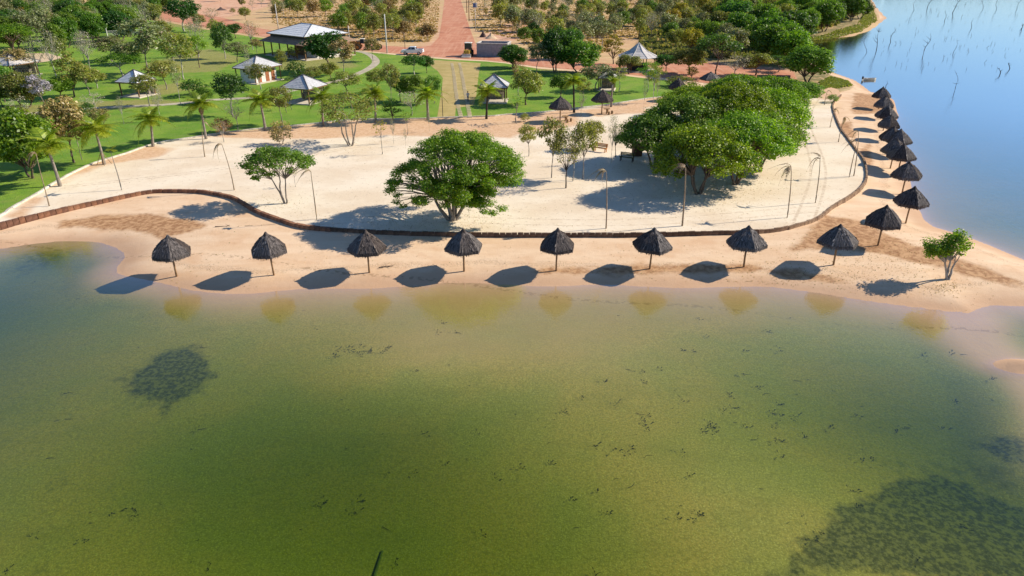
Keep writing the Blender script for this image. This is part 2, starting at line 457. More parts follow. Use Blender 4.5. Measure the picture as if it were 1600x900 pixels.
# ------------------------------------------------------------------ lake water
t = NT('lake_water')
t.t.nodes.remove(t.b)
geo = t.n('NewGeometry')
lw = t.n('LayerWeight', Blend=0.5)
rip = t.noise(5.0, 3, 0.6, t.mapped((1, 0.75, 1))); rip2 = t.noise(1.3, 3, 0.6)
bp = t.n('Bump'); bp.inputs['Strength'].default_value = 0.22; bp.inputs['Distance'].default_value = 0.05
t.l(t.math('ADD', t.math('MULTIPLY', rip, 0.5), rip2), bp.inputs['Height'])
gl = t.n('BsdfGlossy', Roughness=0.09); t.l(bp.outputs[0], gl.inputs['Normal'])
t.l(bp.outputs[0], lw.inputs['Normal'])
tr = t.n('BsdfTransparent')
tr.inputs[0].default_value = (1, 1, 1, 1)
mx = t.n('MixShader')
refl = t.math('MINIMUM', t.math('ADD', t.math('MULTIPLY', t.math('POWER', lw.outputs['Facing'], 3.6), 1.75), 0.015), 0.95)
t.l(t.math('MULTIPLY', refl, t.math('SUBTRACT', 1.0, geo.outputs['Backfacing'])), mx.inputs[0])
t.l(tr.outputs[0], mx.inputs[1]); t.l(gl.outputs[0], mx.inputs[2])
t.l(mx.outputs[0], t.out.inputs['Surface'])
va = t.n('VolumeAbsorption'); va.inputs['Color'].default_value = (0.455, 0.63, 0.0, 1); va.inputs['Density'].default_value = 1.06
t.l(va.outputs[0], t.out.inputs['Volume'])
M_water = t.mat
w = MB(); w.box((0, 1000, -4.0), (5000, 2400, 8.0)); wo = w.build('lake_water', M_water)
tag(wo, 'still lake, clear green over sand in front, blue behind', kind='structure')

# ------------------------------------------------------------------ flat sheets on the plateau
def sheet(name, poly, z, step, mat, label, skirt=0.12, attrs=None, kind='structure'):
    poly = [Vector((p[0], p[1])) for p in poly]
    rp = []
    for i, p in enumerate(poly):
        q = poly[(i + 1) % len(poly)]
        n = max(1, int((q - p).length / (step * (1.0 + 0.02 * max(0, p.y - 60)))))
        for k in range(n): rp.append(p.lerp(q, k / n))
    x0, x1 = min(p.x for p in rp), max(p.x for p in rp); y0, y1 = min(p.y for p in rp), max(p.y for p in rp)
    q = []
    y = y0
    while y < y1:
        s = step * (1.0 + 0.02 * max(0, y - 60))
        xs = np.arange(x0, x1, s); q.append(np.stack([xs + (len(q) % 2) * s / 2, np.full_like(xs, y)], 1)); y += s * 0.87
    q = np.concatenate(q); q = q[sdist(q, rp) > step * 0.5]
    pts = rp + [Vector(p) for p in q]
    n = len(rp)
    vs, es, fs, *_ = geometry.delaunay_2d_cdt(pts, [(i, (i + 1) % n) for i in range(n)], [], 1, 1e-5)
    v = [(p.x, p.y, z) for p in vs]
    fs = [tuple(f) for f in fs]
    nv = len(v)
    v3 = np.array(v)
    f3 = np.array(fs)
    a, b, c = v3[f3[:, 0]], v3[f3[:, 1]], v3[f3[:, 2]]
    flip = np.cross(b - a, c - a)[:, 2] < 0
    f3[flip] = f3[flip][:, ::-1]
    sv = [(p.x, p.y, z) for p in rp] + [(p.x, p.y, z - skirt) for p in rp]
    sk = np.array([(nv + i, nv + n + i, nv + n + (i + 1) % n, nv + (i + 1) % n) for i in range(n)])
    allv = np.concatenate([v3, np.array(sv)])
    me = np_mesh(name, allv, [f3, sk], [mat])
    for k, fn in (attrs or {}).items(): set_attr(me, k, fn(allv[:, :2]))
    return tag(link(name, me), label, kind=kind)
def masks(pxs, soft, z=0.9):
    def fn(q):
        m = np.zeros(len(q))
        for b_ in pxs: m = np.maximum(m, blob(q, b_, soft, z))
        return m
    return fn

LAWN_EDGE_PX = [(-160, 395), (-80, 368), (0, 338), (18, 326), (60, 302.5), (76, 292), (99, 278.6), (117, 269), (146, 256), (178, 246), (201, 239), (220, 232), (251, 223), (283, 218), (310, 214), (338, 209.5),
                (365, 206), (411, 201), (469, 196), (510, 191.6), (545, 188), (565, 187), (655, 186), (696, 184), (765, 182), (786, 180), (827, 177), (855, 175), (896, 170), (924, 167), (951, 164), (969, 161), (1007, 155),
                (1041, 151), (1063, 147.5), (1096, 143)]
# terrace of pale sand
t = NT('terrace_sand')
n1 = t.noise(0.30, 5, 0.6); n2 = t.noise(2.6, 5, 0.65); n3 = t.noise(13.0, 3, 0.6)
streak = t.noise(0.16, 6, 0.65, t.mapped((0.7, 1.0, 1), (0, 0, R(25))))
sd_ = t.mix(t.ramp(streak, 0.38, 0.62), (0.76, 0.62, 0.455), (0.85, 0.735, 0.575))
sd_ = t.mix(t.math('MULTIPLY', t.ramp(n2, 0.55, 0.72), 0.55), sd_, (0.62, 0.49, 0.345))
om = t.math('ADD', t.attr('orange'), t.math('MULTIPLY', t.math('SUBTRACT', n1, 0.5), 0.9))
sd_ = t.mix(t.math('MULTIPLY', t.ramp(om, 0.25, 0.8), 0.9), sd_, t.mix(t.ramp(n2, 0.35, 0.65), (0.60, 0.35, 0.19), (0.74, 0.49, 0.30)))
foot = t.math('MULTIPLY', t.ramp(t.noise(2.6, 6, 0.78), 0.61, 0.66), 0.6)
sd_ = t.mix(foot, sd_, (0.46, 0.36, 0.27))
trk = t.n('TexWave', Scale=0.35, Distortion=6.0, Detail=2.0); t.l(t.mapped((1, 0.4, 1), (0, 0, R(25))), trk.inputs['Vector'])
xyz = t.n('SeparateXYZ'); t.l(t.pos, xyz.inputs[0])
def rut(ox, oy, ang, wav, k, gap, wid, stren):
    """a pair of shallow ruts along a gently winding line"""
    global sd_
    ca, sa = math.cos(ang), math.sin(ang)
    u = t.math('ADD', t.math('MULTIPLY', t.math('SUBTRACT', xyz.outputs[0], ox), ca), t.math('MULTIPLY', t.math('SUBTRACT', xyz.outputs[1], oy), sa))
    v = t.math('SUBTRACT', t.math('MULTIPLY', t.math('SUBTRACT', xyz.outputs[1], oy), ca), t.math('MULTIPLY', t.math('SUBTRACT', xyz.outputs[0], ox), sa))
    v = t.math('ADD', v, t.math('MULTIPLY', t.math('SINE', t.math('MULTIPLY', u, k)), wav))
    a = t.math('ABSOLUTE', t.math('SUBTRACT', t.math('ABSOLUTE', v), gap))
    m = t.math('MULTIPLY', t.ramp(a, wid, wid * 0.3), t.math('MULTIPLY', t.ramp(n2, 0.35, 0.6), stren))
    sd_ = t.mix(m, sd_, (0.56, 0.43, 0.30))
_a = P(1262, 330); _b = P(1268, 170); rut(_a.x, _a.y, math.atan2(_b.y - _a.y, _b.x - _a.x), 0.9, 0.11, 0.75, 0.20, 0.7)
_a = P(780, 345); _b = P(1180, 335); rut(_a.x, _a.y, math.atan2(_b.y - _a.y, _b.x - _a.x), 1.2, 0.14, 0.75, 0.17, 0.55)
_a = P(120, 290); _b = P(600, 222); rut(_a.x, _a.y, math.atan2(_b.y - _a.y, _b.x - _a.x), 1.6, 0.10, 0.35, 0.28, 0.5)
t.color(sd_); t.b.inputs['Roughness'].default_value = 0.95
t.bump(t.math('ADD', t.math('MULTIPLY', n2, 0.6), t.math('MULTIPLY', n3, 0.5)), 0.4, 0.10)
M_terrace = t.mat
ORANGE_PX = [[(60, 300), (110, 268), (150, 250), (230, 227), (280, 232), (240, 246), (160, 258), (100, 285)], [(290, 214), (470, 192), (640, 184), (830, 176), (850, 200), (800, 215), (740, 214), (690, 205), (560, 215), (430, 218)], [(500, 205), (620, 200), (690, 195), (800, 205), (660, 214)],
             [(930, 166), (1000, 155), (1060, 148), (1040, 162), (950, 180)], [(900, 172), (960, 168), (1010, 166), (1010, 176), (930, 182)], [(790, 182), (900, 170), (905, 195), (860, 205), (800, 205)], [(1290, 125), (1335, 140), (1300, 160), (1270, 150)], [(0, 340), (60, 303), (75, 310), (30, 345)]]
ter = WALL + PW([(1310, 140), (1292, 134), (1262, 138), (1230, 150), (1180, 140), (1096, 143)], ZT) + [P(a, b, ZT).xy for a, b in reversed(LAWN_EDGE_PX)]
sheet('sand_terrace', ter, ZT, 0.9, M_terrace, 'terrace of pale sand behind the low wall', 0.5, {'orange': masks(ORANGE_PX, 1.8)})

# lawn
t = NT('lawn_grass')
n1 = t.noise(0.22, 4, 0.6); n2 = t.noise(1.8, 5, 0.65); n3 = t.noise(9.0, 3, 0.7)
g = t.mix(t.ramp(n1, 0.35, 0.65), (0.150, 0.300, 0.024), (0.260, 0.385, 0.040))
g = t.mix(t.math('MULTIPLY', t.ramp(t.noise(0.5, 6, 0.7), 0.48, 0.66), 0.6), g, (0.27, 0.31, 0.075))
g = t.mix(t.math('MULTIPLY', t.ramp(n2, 0.45, 0.7), 0.4), g, (0.21, 0.30, 0.07))
g = t.mix(t.math('MULTIPLY', t.ramp(n3, 0.4, 0.65), 0.35), g, (0.07, 0.18, 0.02))
dm = t.math('ADD', t.attr('dry'), t.math('MULTIPLY', t.math('SUBTRACT', t.noise(0.6, 5, 0.65), 0.5), 0.9))
g = t.mix(t.math('MULTIPLY', t.ramp(dm, 0.3, 0.75), 0.8), g, t.mix(t.ramp(n2, 0.35, 0.65), (0.28, 0.28, 0.08), (0.36, 0.30, 0.12)))
t.color(g); t.b.inputs['Roughness'].default_value = 0.9
t.bump(n3, 0.8, 0.12)
M_lawn = t.mat
DRY_PX = [[(230, 100), (320, 75), (380, 90), (340, 112), (250, 115)], [(0, 170), (90, 160), (250, 155), (300, 160), (200, 170), (60, 180)], [(430, 85), (540, 85), (560, 105), (480, 112), (440, 110)], [(250, 30), (330, 45), (330, 52), (260, 40)], [(830, 105), (960, 112), (960, 120), (850, 112)], [(200, 140), (280, 128), (330, 135), (240, 152)]]
LAWN_TOP_PX = [(1075, 134), (1045, 126), (1005, 122), (965, 117), (900, 112), (840, 107), (790, 99), (760, 96), (700, 93), (640, 88), (600, 84), (560, 80), (500, 72), (420, 61), (372, 54), (317, 45), (288, 40), (252, 33), (200, 28), (100, 40), (0, 52), (-150, 70), (-500, 110)]
lawn_poly = [P(a, b, ZT + 0.02).xy for a, b in LAWN_EDGE_PX] + PW(LAWN_TOP_PX, ZT + 0.02) + [Vector((-160, 70))]
sheet('lawn', lawn_poly, ZT + 0.02, 1.0, M_lawn, 'watered green lawn of the little park', 0.3, {'dry': masks(DRY_PX, 2.5)})
# dry turf walkway
t = NT('dry_turf')
n1 = t.noise(0.5, 5, 0.65); n2 = t.noise(3.0, 4, 0.7)
band = t.noise(0.8, 3, 0.6, t.mapped((0.25, 1.6, 1)))
g = t.mix(t.ramp(n1, 0.35, 0.65), (0.42, 0.32, 0.115), (0.52, 0.40, 0.17))
g = t.mix(t.math('MULTIPLY', t.ramp(band, 0.5, 0.7), 0.5), g, (0.30, 0.30, 0.09))
g = t.mix(t.math('MULTIPLY', t.ramp(n2, 0.5, 0.7), 0.3), g, (0.30, 0.20, 0.09))
t.color(g); t.b.inputs['Roughness'].default_value = 0.95; t.bump(n2, 0.7, 0.1)
sheet('dry_turf', PW([(683, 184), (685, 172), (690, 142), (692, 122), (684, 111), (668, 99), (650, 92), (700, 95), (751, 98.5), (748, 115), (744, 150), (740, 164), (712, 169), (711, 183)], ZT + 0.03), ZT + 0.028, 1.2, t.mat, 'strip of dry yellow turf leading to the road', 0.05)
# red dirt road
t = NT('red_dirt')
n1 = t.noise(0.25, 5, 0.6); n2 = t.noise(2.0, 5, 0.65)
lon = t.noise(0.9, 4, 0.6, t.mapped((1.6, 0.06, 1), (0, 0, R(3))))
g = t.mix(t.ramp(n1, 0.35, 0.65), (0.50, 0.20, 0.115), (0.60, 0.285, 0.175))
g = t.mix(t.math('MULTIPLY', t.ramp(lon, 0.45, 0.7), 0.55), g, (0.66, 0.38, 0.25))
g = t.mix(t.math('MULTIPLY', t.ramp(n2, 0.55, 0.72), 0.4), g, (0.38, 0.14, 0.08))
t.color(g); t.b.inputs['Roughness'].default_value = 0.95; t.bump(n2, 0.5, 0.1)
M_red = t.mat
sheet('dirt_road', PW([(-300, 50), (100, 18), (252, 30), (288, 37), (317, 42), (372, 51), (420, 58), (500, 69), (560, 77.5), (600, 81.5), (640, 85.5), (700, 90.5), (760, 94), (790, 97), (840, 104), (900, 109), (965, 114), (1005, 119), (1045, 122), (1120, 132), (1200, 134), (1245, 124), (1240, 112), (1160, 100),
                       (1060, 96), (960, 100), (850, 92), (790, 86), (744, 70), (738, 55), (731, 35), (720, 0), (713, -18), (709, -40), (697, -40), (696, -18), (694.5, 0), (690, 35), (686, 58), (672, 72), (640, 74), (600, 71), (540, 64), (440, 50), (400, 43), (350, 28), (300, 20), (255, 16), (100, 5), (-300, 35)], ZT + 0.008), ZT + 0.008, 1.4, M_red, 'red dirt road running away behind the park', 0.05)
# curved concrete path
def strip(pts, w):
    pts = [Vector(p) for p in pts]
    L, Rr = [], []
    for i, p in enumerate(pts):
        tg = (pts[min(i + 1, len(pts) - 1)] - pts[max(i - 1, 0)]).normalized()
        nrm = Vector((-tg.y, tg.x))
        L.append(p + nrm * w / 2); Rr.append(p - nrm * w / 2)
    return L + Rr[::-1]
def smooth_line(pts, step):
    pts = [Vector(p) for p in pts]
    out = []
    for i in range(len(pts) - 1):
        p0, p1, p2, p3 = pts[max(i - 1, 0)], pts[i], pts[i + 1], pts[min(i + 2, len(pts) - 1)]
        n = max(1, int((p2 - p1).length / step))
        for k in range(n):
            u = k / n
            out.append(0.5 * (2 * p1 + (p2 - p0) * u + (2 * p0 - 5 * p1 + 4 * p2 - p3) * u * u + (3 * p1 - p0 - 3 * p2 + p3) * u ** 3))
    out.append(pts[-1])
    return out
M_path = plain('path_concrete', (0.50, 0.44, 0.33), 0.9, 0.2, 0.8)
sheet('concrete_path', strip(smooth_line(PW([(548, 79.5), (562, 80.5), (575, 84), (585, 91), (587, 98), (578, 106), (562, 114), (535, 124.5), (510, 130), (470, 138), (430, 147), (393, 152.5), (331, 156), (296, 160), (250, 164), (200, 166), (120, 171), (40, 178), (-60, 190)], ZT + 0.03), 2.0), 1.7), ZT + 0.032, 1.6, M_path, 'curved pale concrete path across the lawn', 0.05)
M_sandy = plain('path_sand', (0.66, 0.50, 0.33), 0.95, 0.15, 0.5)
sheet('sandy_clearing', PW([(-60, 105), (0, 104), (45, 100), (80, 95), (100, 90), (75, 83), (40, 83), (0, 86), (-60, 92)], ZT + 0.03), ZT + 0.03, 2.0, M_sandy, 'pale sandy clearing under the trees', 0.05)
# ------------------------------------------------------------------ low retaining wall of red-brown blocks
M_block = []
for i, c in enumerate([(0.27, 0.13, 0.075), (0.33, 0.165, 0.095), (0.20, 0.10, 0.065)]):
    M_block.append(plain('wall_block_%s' % 'abc'[i], c, 0.9, 0.3, 4.0, bump=0.4))
rng = random.Random(5)
line = smooth_line([p for p in WALL], 0.12)
acc = [0.0]
for i in range(1, len(line)): acc.append(acc[-1] + (line[i] - line[i - 1]).length)
def along(s):
    i = int(np.searchsorted(acc, s)); i = min(max(i, 1), len(line) - 1)
    u = (s - acc[i - 1]) / max(1e-6, acc[i] - acc[i - 1])
    return line[i - 1].lerp(line[i], u), (line[i] - line[i - 1]).normalized()
s0 = 0.0
for i, p in enumerate(line):
    if x_at(p.y, ZT, -12) < p.x: s0 = acc[i]; break
wall = empty('retaining_wall', (line[0].x, line[0].y, 0.2), 0, 'low curving retaining wall of reddish blocks along the sand terrace', 'wall')
core = MB()
prev = None
core_pts = [along(s_)[0] for s_ in np.arange(0, acc[-1], 0.6)] + [line[-1]]
poly = strip(core_pts, 0.14)
core.extrude([(p.x - line[0].x, p.y - line[0].y) for p in poly], -0.15, 0.715, 0, 'z')
M_mortar = plain('wall_mortar', (0.20, 0.12, 0.08), 0.95, 0.2, 2.0)
core.build('mortar_core', M_mortar, wall)
bl = (acc[-1] - s0) / 300.0
M_block += [plain('wall_block_d', (0.12, 0.075, 0.052), 0.9, 0.3, 4.0, bump=0.4), plain('wall_block_e', (0.16, 0.10, 0.07), 0.9, 0.3, 4.0, bump=0.4)]  # darker brown for the middle run, shade of its face put into the colour
M_block += [plain('wall_block_f', (0.36, 0.24, 0.155), 0.9, 0.3, 4.0, bump=0.4), plain('wall_block_g', (0.28, 0.18, 0.115), 0.9, 0.3, 4.0, bump=0.4)]
bmeshes = []
for i in range(21):
    b = MB(); L_ = bl * (0.93 + 0.035 * (i % 3)); 
    b.box((0, 0, 0), (L_, 0.30 + 0.02 * (i % 2), 0.62), top=0.96)
    bmeshes.append(b.mesh('wall_block', M_block[i // 3]))
for k in range(300):
    p, tg = along(s0 + (k + 0.5) * bl)
    o = link('brick', bmeshes[rng.randrange(9) if k < 75 else rng.randrange(9, 15) if p.x < 21.0 else rng.randrange(15, 21)], wall, (p.x - line[0].x + rng.uniform(-.015, .015), p.y - line[0].y + rng.uniform(-.02, .02), (0.605 if k < 75 else 0.585) + rng.uniform(-0.03, 0.015)))
    if k >= 75: o.scale = (1, 0.62 + rng.uniform(-.08, .08), 1)
    o.rotation_euler = (rng.uniform(-.03, .03), rng.uniform(-.02, .02), math.atan2(tg.y, tg.x) + rng.uniform(-.03, .03))
# white kerb round the lawn
M_kerb = plain('kerb_white', (0.66, 0.61, 0.52), 0.85, 0.25, 1.2, bump=0.3)
kl = smooth_line(PW(LAWN_EDGE_PX, ZT), 0.5)
kb = MB(); 
for side in (0,):
    for i in range(len(kl) - 1):
        a, b = kl[i], kl[i + 1]
        c = (a + b) / 2; tg = b - a
        kb.box((c.x, c.y, ZT + 0.04 + 0.006 * math.sin(i * 2.1)), (tg.length * 0.985, 0.24, 0.22), math.atan2(tg.y, tg.x), top=0.96)
tag(kb.build('lawn_kerb', M_kerb), 'white concrete kerb between the lawn and the sand', kind='structure')

# ------------------------------------------------------------------ thatched beach parasols
def thatch_mat(name, lo, mid, hi):
    t = NT(name)
    rnd = t.n('NewGeometry').outputs['Random Per Island']
    tc = t.n('TexCoord').outputs['Object']
    f = t.math('ADD', t.math('MULTIPLY', rnd, 0.6), t.math('MULTIPLY', t.noise(7.0, 4, 0.65, tc), 0.5))
    c = t.mix(t.ramp(f, 0.25, 0.6), lo, mid); c = t.mix(t.ramp(f, 0.72, 0.95), c, hi)
    oi = t.n('ObjectInfo').outputs['Random']; hs = t.n('HueSaturation'); t.l(c, hs.inputs['Color']); t.l(t.ramp(oi, 0, 1, 0.75, 1.35), hs.inputs['Value']); t.l(t.ramp(oi, 0, 1, 1.5, 0.8), hs.inputs['Saturation']); c = hs.outputs[0]
    t.color(c); t.rough(0.85, 0, 0.15); t.bump(t.noise(30, 3, 0.7, tc), 0.5, 0.03)
    return t.mat
M_thatch = thatch_mat('thatch_dark', (0.040, 0.035, 0.034), (0.125, 0.108, 0.102), (0.34, 0.30, 0.275))
M_thatch_grey = thatch_mat('thatch_grey', (0.07, 0.06, 0.055), (0.15, 0.13, 0.12), (0.26, 0.23, 0.21))
M_post = plain('post_wood', (0.33, 0.21, 0.11), 0.8, 0.3, 5.0, bump=0.3)
M_rafter = plain('rafter_wood', (0.13, 0.085, 0.05), 0.85, 0.3, 5.0)
PR, PH, PE = 1.42, 3.25, 2.02
def prof(u):
    r = 0.05 + (PR - 0.05) * (u ** 0.92); z = PH - (PH - PE) * (0.82 * u + 0.18 * u ** 3.2)
    return r, z
def thatch_panel(seed, mat, n=6):
    rg = random.Random(seed); m = MB()
    ha = PI / n; rows, cols = 9, 5
    def pt(u, a, lift=0.0):
        r, z = prof(u); k = math.cos(ha) / math.cos(a) * 1.0
        k = 0.92 * k + 0.08                       # nearly flat facets between the ridges
        return Vector((r * k * math.cos(a) / 1.0, r * k * math.sin(a), z + lift))
    vs = []
    for i in range(rows + 1):
        for j in range(cols + 1):
            a = -ha + 2 * ha * j / cols
            vs.append(pt(i / rows, a) + Vector((0, 0, rg.uniform(-.015, .02) if 0 < j < cols else 0.012)))
    drop = []
    for j in range(cols + 1):
        a = -ha + 2 * ha * j / cols
        p = pt(1.0, a); drop.append(p + Vector((0.02 * math.cos(a), 0.02 * math.sin(a), -0.24 + rg.uniform(-.03, .03))))
    vs += drop
    for j in range(cols + 1):
        a = -ha + 2 * ha * j / cols; vs.append(drop[j] + Vector((-0.13 * math.cos(a), -0.13 * math.sin(a), 0.05)))
    vs.append(Vector((0.04, 0, PH - 0.2)))
    fs = []
    for i in range(rows + 2):
        for j in range(cols):
            o = i * (cols + 1) + j
            fs.append((o, o + cols + 1, o + cols + 2, o + 1))
    last = (rows + 2) * (cols + 1)
    for j in range(cols): fs.append((last + j, len(vs) - 1, last + j + 1))
    m.add(vs, fs)
    for k in range(150):
        u = rg.uniform(0.02, 1.0) ** 0.6; a = rg.uniform(-ha, ha); ln = rg.uniform(0.10, 0.22)
        u2 = u + ln; w_ = rg.uniform(0.012, 0.032) / max(0.15, prof(min(u, 1))[0])
        l0, l1 = rg.uniform(0.0, 0.02), rg.uniform(0.015, 0.06)
        def pp(uu, aa, li):
            if uu <= 1: return pt(uu, aa, li)
            p = pt(1.0, aa, li); return p + Vector((0.05 * math.cos(aa), 0.05 * math.sin(aa), -(uu - 1) * 1.35))
        da = rg.uniform(-.03, .03)
        m.add([pp(u, a - w_, l0), pp(u2, a - w_ + da, l1), pp(u2, a + w_ + da, l1), pp(u, a + w_, l0)], [(0, 1, 2, 3)])
    for k in range(46):                                # ragged fringe
        a = rg.uniform(-ha, ha); p = pt(1.0, a); e = Vector((math.cos(a), math.sin(a), 0)); tn = Vector((-e.y, e.x, 0)) * rg.uniform(.012, .03)
        b = p + e * rg.uniform(0.0, 0.05) + Vector((0, 0, -rg.uniform(.24, .36)))
        p = p + e * 0.03
        m.add([p - tn, b - tn * .4, b + tn * .4, p + tn], [(0, 1, 2, 3)])
    return m.mesh('thatch_panel', mat)
def parasol_parts(mat):
    pan = [thatch_panel(s_, mat) for s_ in (11, 12, 13, 14)]
    cap = MB(); cap.lathe([(0.0, PH + 0.16), (0.06, PH + 0.13), (0.10, PH + 0.02), (0.17, PH - 0.11), (0.14, PH - 0.16)], 9)
    for k in range(26):
        a = k * 2.4; e = Vector((math.cos(a), math.sin(a), 0)); tn = Vector((-e.y, e.x, 0)) * .03
        cap.add([e * .05 + Vector((0, 0, PH + .12)) - tn, e * .30 + Vector((0, 0, PH - .2)) - tn, e * .30 + Vector((0, 0, PH - .2)) + tn, e * .05 + Vector((0, 0, PH + .12)) + tn], [(0, 1, 2, 3)])
    capm = cap.mesh('ridge_cap', mat)
    po = MB(); po.tube([(0, 0, -0.3), (0.01, 0, 0.8), (0, 0.01, 1.7), (0, 0, PH - 0.15)], [0.075, 0.07, 0.066, 0.06], 8)
    pom = po.mesh('post', M_post, True)
    ra = MB(); ra.tube([(0.05, 0, PH - 0.25), (PR * 0.92, 0, PE - 0.10)], 0.03, 5)
    ram = ra.mesh('rafter', M_rafter)
    br = MB(); br.tube([(0.06, 0, 1.55), (0.62, 0, PE + 0.42)], 0.025, 5)
    brm = br.mesh('brace', M_rafter)
    return pan, capm, pom, ram, brm
def parasol(parts, loc, rz, sc, label, group, name='thatched_parasol', tilt=(0, 0)):
    pan, capm, pom, ram, brm = parts
    r = empty(name, loc, rz, label, 'parasol', group, sc)
    r.rotation_euler = (tilt[0], tilt[1], rz)
    for k in range(6):
        o = link('thatch_panel', pan[(k * 3 + int(rz * 10)) % 4], r); o.rotation_euler = (0, 0, k * PI / 3)
    link('ridge_cap', capm, r); link('post', pom, r)
    for k in range(4):
        o = link('rafter', ram, r); o.rotation_euler = (0, 0, k * PI / 2 + PI / 8)
        o = link('brace', brm, r); o.rotation_euler = (0, 0, k * PI / 2 + PI / 8)
    return r
PARTS = parasol_parts(M_thatch); PARTS_GREY = parasol_parts(M_thatch_grey)
rng = random.Random(3)
FRONT = [(276, 432, 63), (428, 430, 58), (577, 426, 55.5), (725, 424, 53.5), (869, 423, 57), (1015, 420, 59), (1162, 417, 61), (1302, 414, 66)]
FL = ['thatched parasol farthest along the front shore, beside the shallow cove', 'second thatched parasol from the cove along the front shore', 'front-shore parasol below the shade of the big lone tree', 'front-shore parasol standing straight below the big lone tree',
      'front-shore parasol fifth from the cove, before open sand', 'front-shore parasol sixth from the cove, below the tree clump', 'front-shore parasol seventh from the cove, near the wall end', 'thatched parasol at the corner where the front row ends, tilted slightly']
for i, (x, y, w_) in enumerate(FRONT):
    p = G(x, y)
    parasol(PARTS, p, rng.uniform(0, 6), (rng.uniform(.95, 1.05),) * 2 + (rng.uniform(.96, 1.03),), FL[i], 'thatched parasols in a row on the front shore', tilt=(rng.uniform(-.04, .04), rng.uniform(-.05, .03)))
COLUMN = [(1371.5, 383.5, None), (1415, 349, None), (1409, 304, None), (1402, 273, None), (1398, 246, None)]
APEX = [(1402.5, 215), (1398, 196), (1393, 178), (1389, 164), (1384.6, 148.6), (1380.5, 135.5)]
CL = ['thatched parasol on damp brown sand, just behind the corner one', 'thatched parasol nearest the blue lake edge by the lone shore tree', 'third parasol of the lakeside row counting from the damp corner', 'fourth parasol of the lakeside row counting from the damp corner', 'fifth parasol of the lakeside row counting from the damp corner',
      'sixth parasol of the lakeside row counting from the damp corner', 'sixth parasol from the far tip of the lakeside row'][:6]
AL = ['sixth parasol of the lakeside row, halfway to its tip', 'fifth parasol from the far tip of the lakeside row', 'fourth parasol from the far tip of the lakeside row', 'third parasol from the far tip of the lakeside row', 'next to last parasol of the lakeside row, towards the boat', 'last parasol at the far tip of the lakeside row, nearest the boat']
for i, (x, y, _) in enumerate(COLUMN):
    parasol(PARTS, G(x, y), rng.uniform(0, 6), (rng.uniform(.98, 1.04),) * 2 + (1.02,), CL[i], 'thatched parasols in a row on the lakeside shore', tilt=(rng.uniform(-.02, .02), rng.uniform(-.02, .02)))
for i, (x, y) in enumerate(APEX):
    p = P(x, y, 0.45 + PH + 0.12); p.z = gz(p.x, p.y)
    parasol(PARTS, p, rng.uniform(0, 6), (rng.uniform(.98, 1.04),) * 2 + (1.02,), AL[i], 'thatched parasols in a row on the lakeside shore')
for (x, y, pr, lb, s_) in [(875, 190, PARTS, 'thatched parasol with table and stools on the sand below the lawn', 1.16), (940, 178, PARTS, 'thatched parasol with picnic stools beside the slim yellow palm', 1.14), (1057.5, 157, PARTS, 'dark thatched parasol beside the yellow flowering shrub', 1.12)]:
    parasol(pr, G(x, y), rng.uniform(0, 6), (s_, s_, 1.05), lb, 'thatched parasols with tables at the lawn edge')
parasol(PARTS_GREY, G(1108, 138), 0.4, (1.3, 1.3, 0.85), 'weathered grey thatched shelter beside the red road', None, 'thatched_shelter')

# ------------------------------------------------------------------ trees
def leaf_mat(name, a, b, trans=0.48, dead=None):
    t = NT(name)
    t.t.nodes.remove(t.b)
    rnd = t.n('NewGeometry').outputs['Random Per Island']
    oi = t.n('ObjectInfo').outputs['Random']
    c = t.mix(t.ramp(rnd, 0.05, 0.95), a, b)
    if dead: c = t.mix(t.ramp(rnd, 0.90, 0.93), c, dead)
    h = t.n('HueSaturation'); t.l(c, h.inputs['Color'])
    t.l(t.ramp(oi, 0, 1, 0.485, 0.515), h.inputs['Hue']); t.l(t.ramp(t.math('FRACT', t.math('MULTIPLY', oi, 7.3)), 0, 1, 0.8, 1.2), h.inputs['Value'])
    df = t.n('BsdfDiffuse'); tl = t.n('BsdfTranslucent'); gs = t.n('BsdfGlossy', Roughness=0.45)
    t.l(h.outputs[0], df.inputs[0])
    tcol = t.mix(1.0, h.outputs[0], (1.25, 1.35, 0.45), 'MULTIPLY'); t.l(tcol, tl.inputs[0])
    m1 = t.n('MixShader', ); m1.inputs[0].default_value = trans; t.l(df.outputs[0], m1.inputs[1]); t.l(tl.outputs[0], m1.inputs[2])
    m2 = t.n('MixShader'); m2.inputs[0].default_value = 0.035; t.l(m1.outputs[0], m2.inputs[1]); t.l(gs.outputs[0], m2.inputs[2])
    t.l(m2.outputs[0], t.out.inputs[0])
    return t.mat
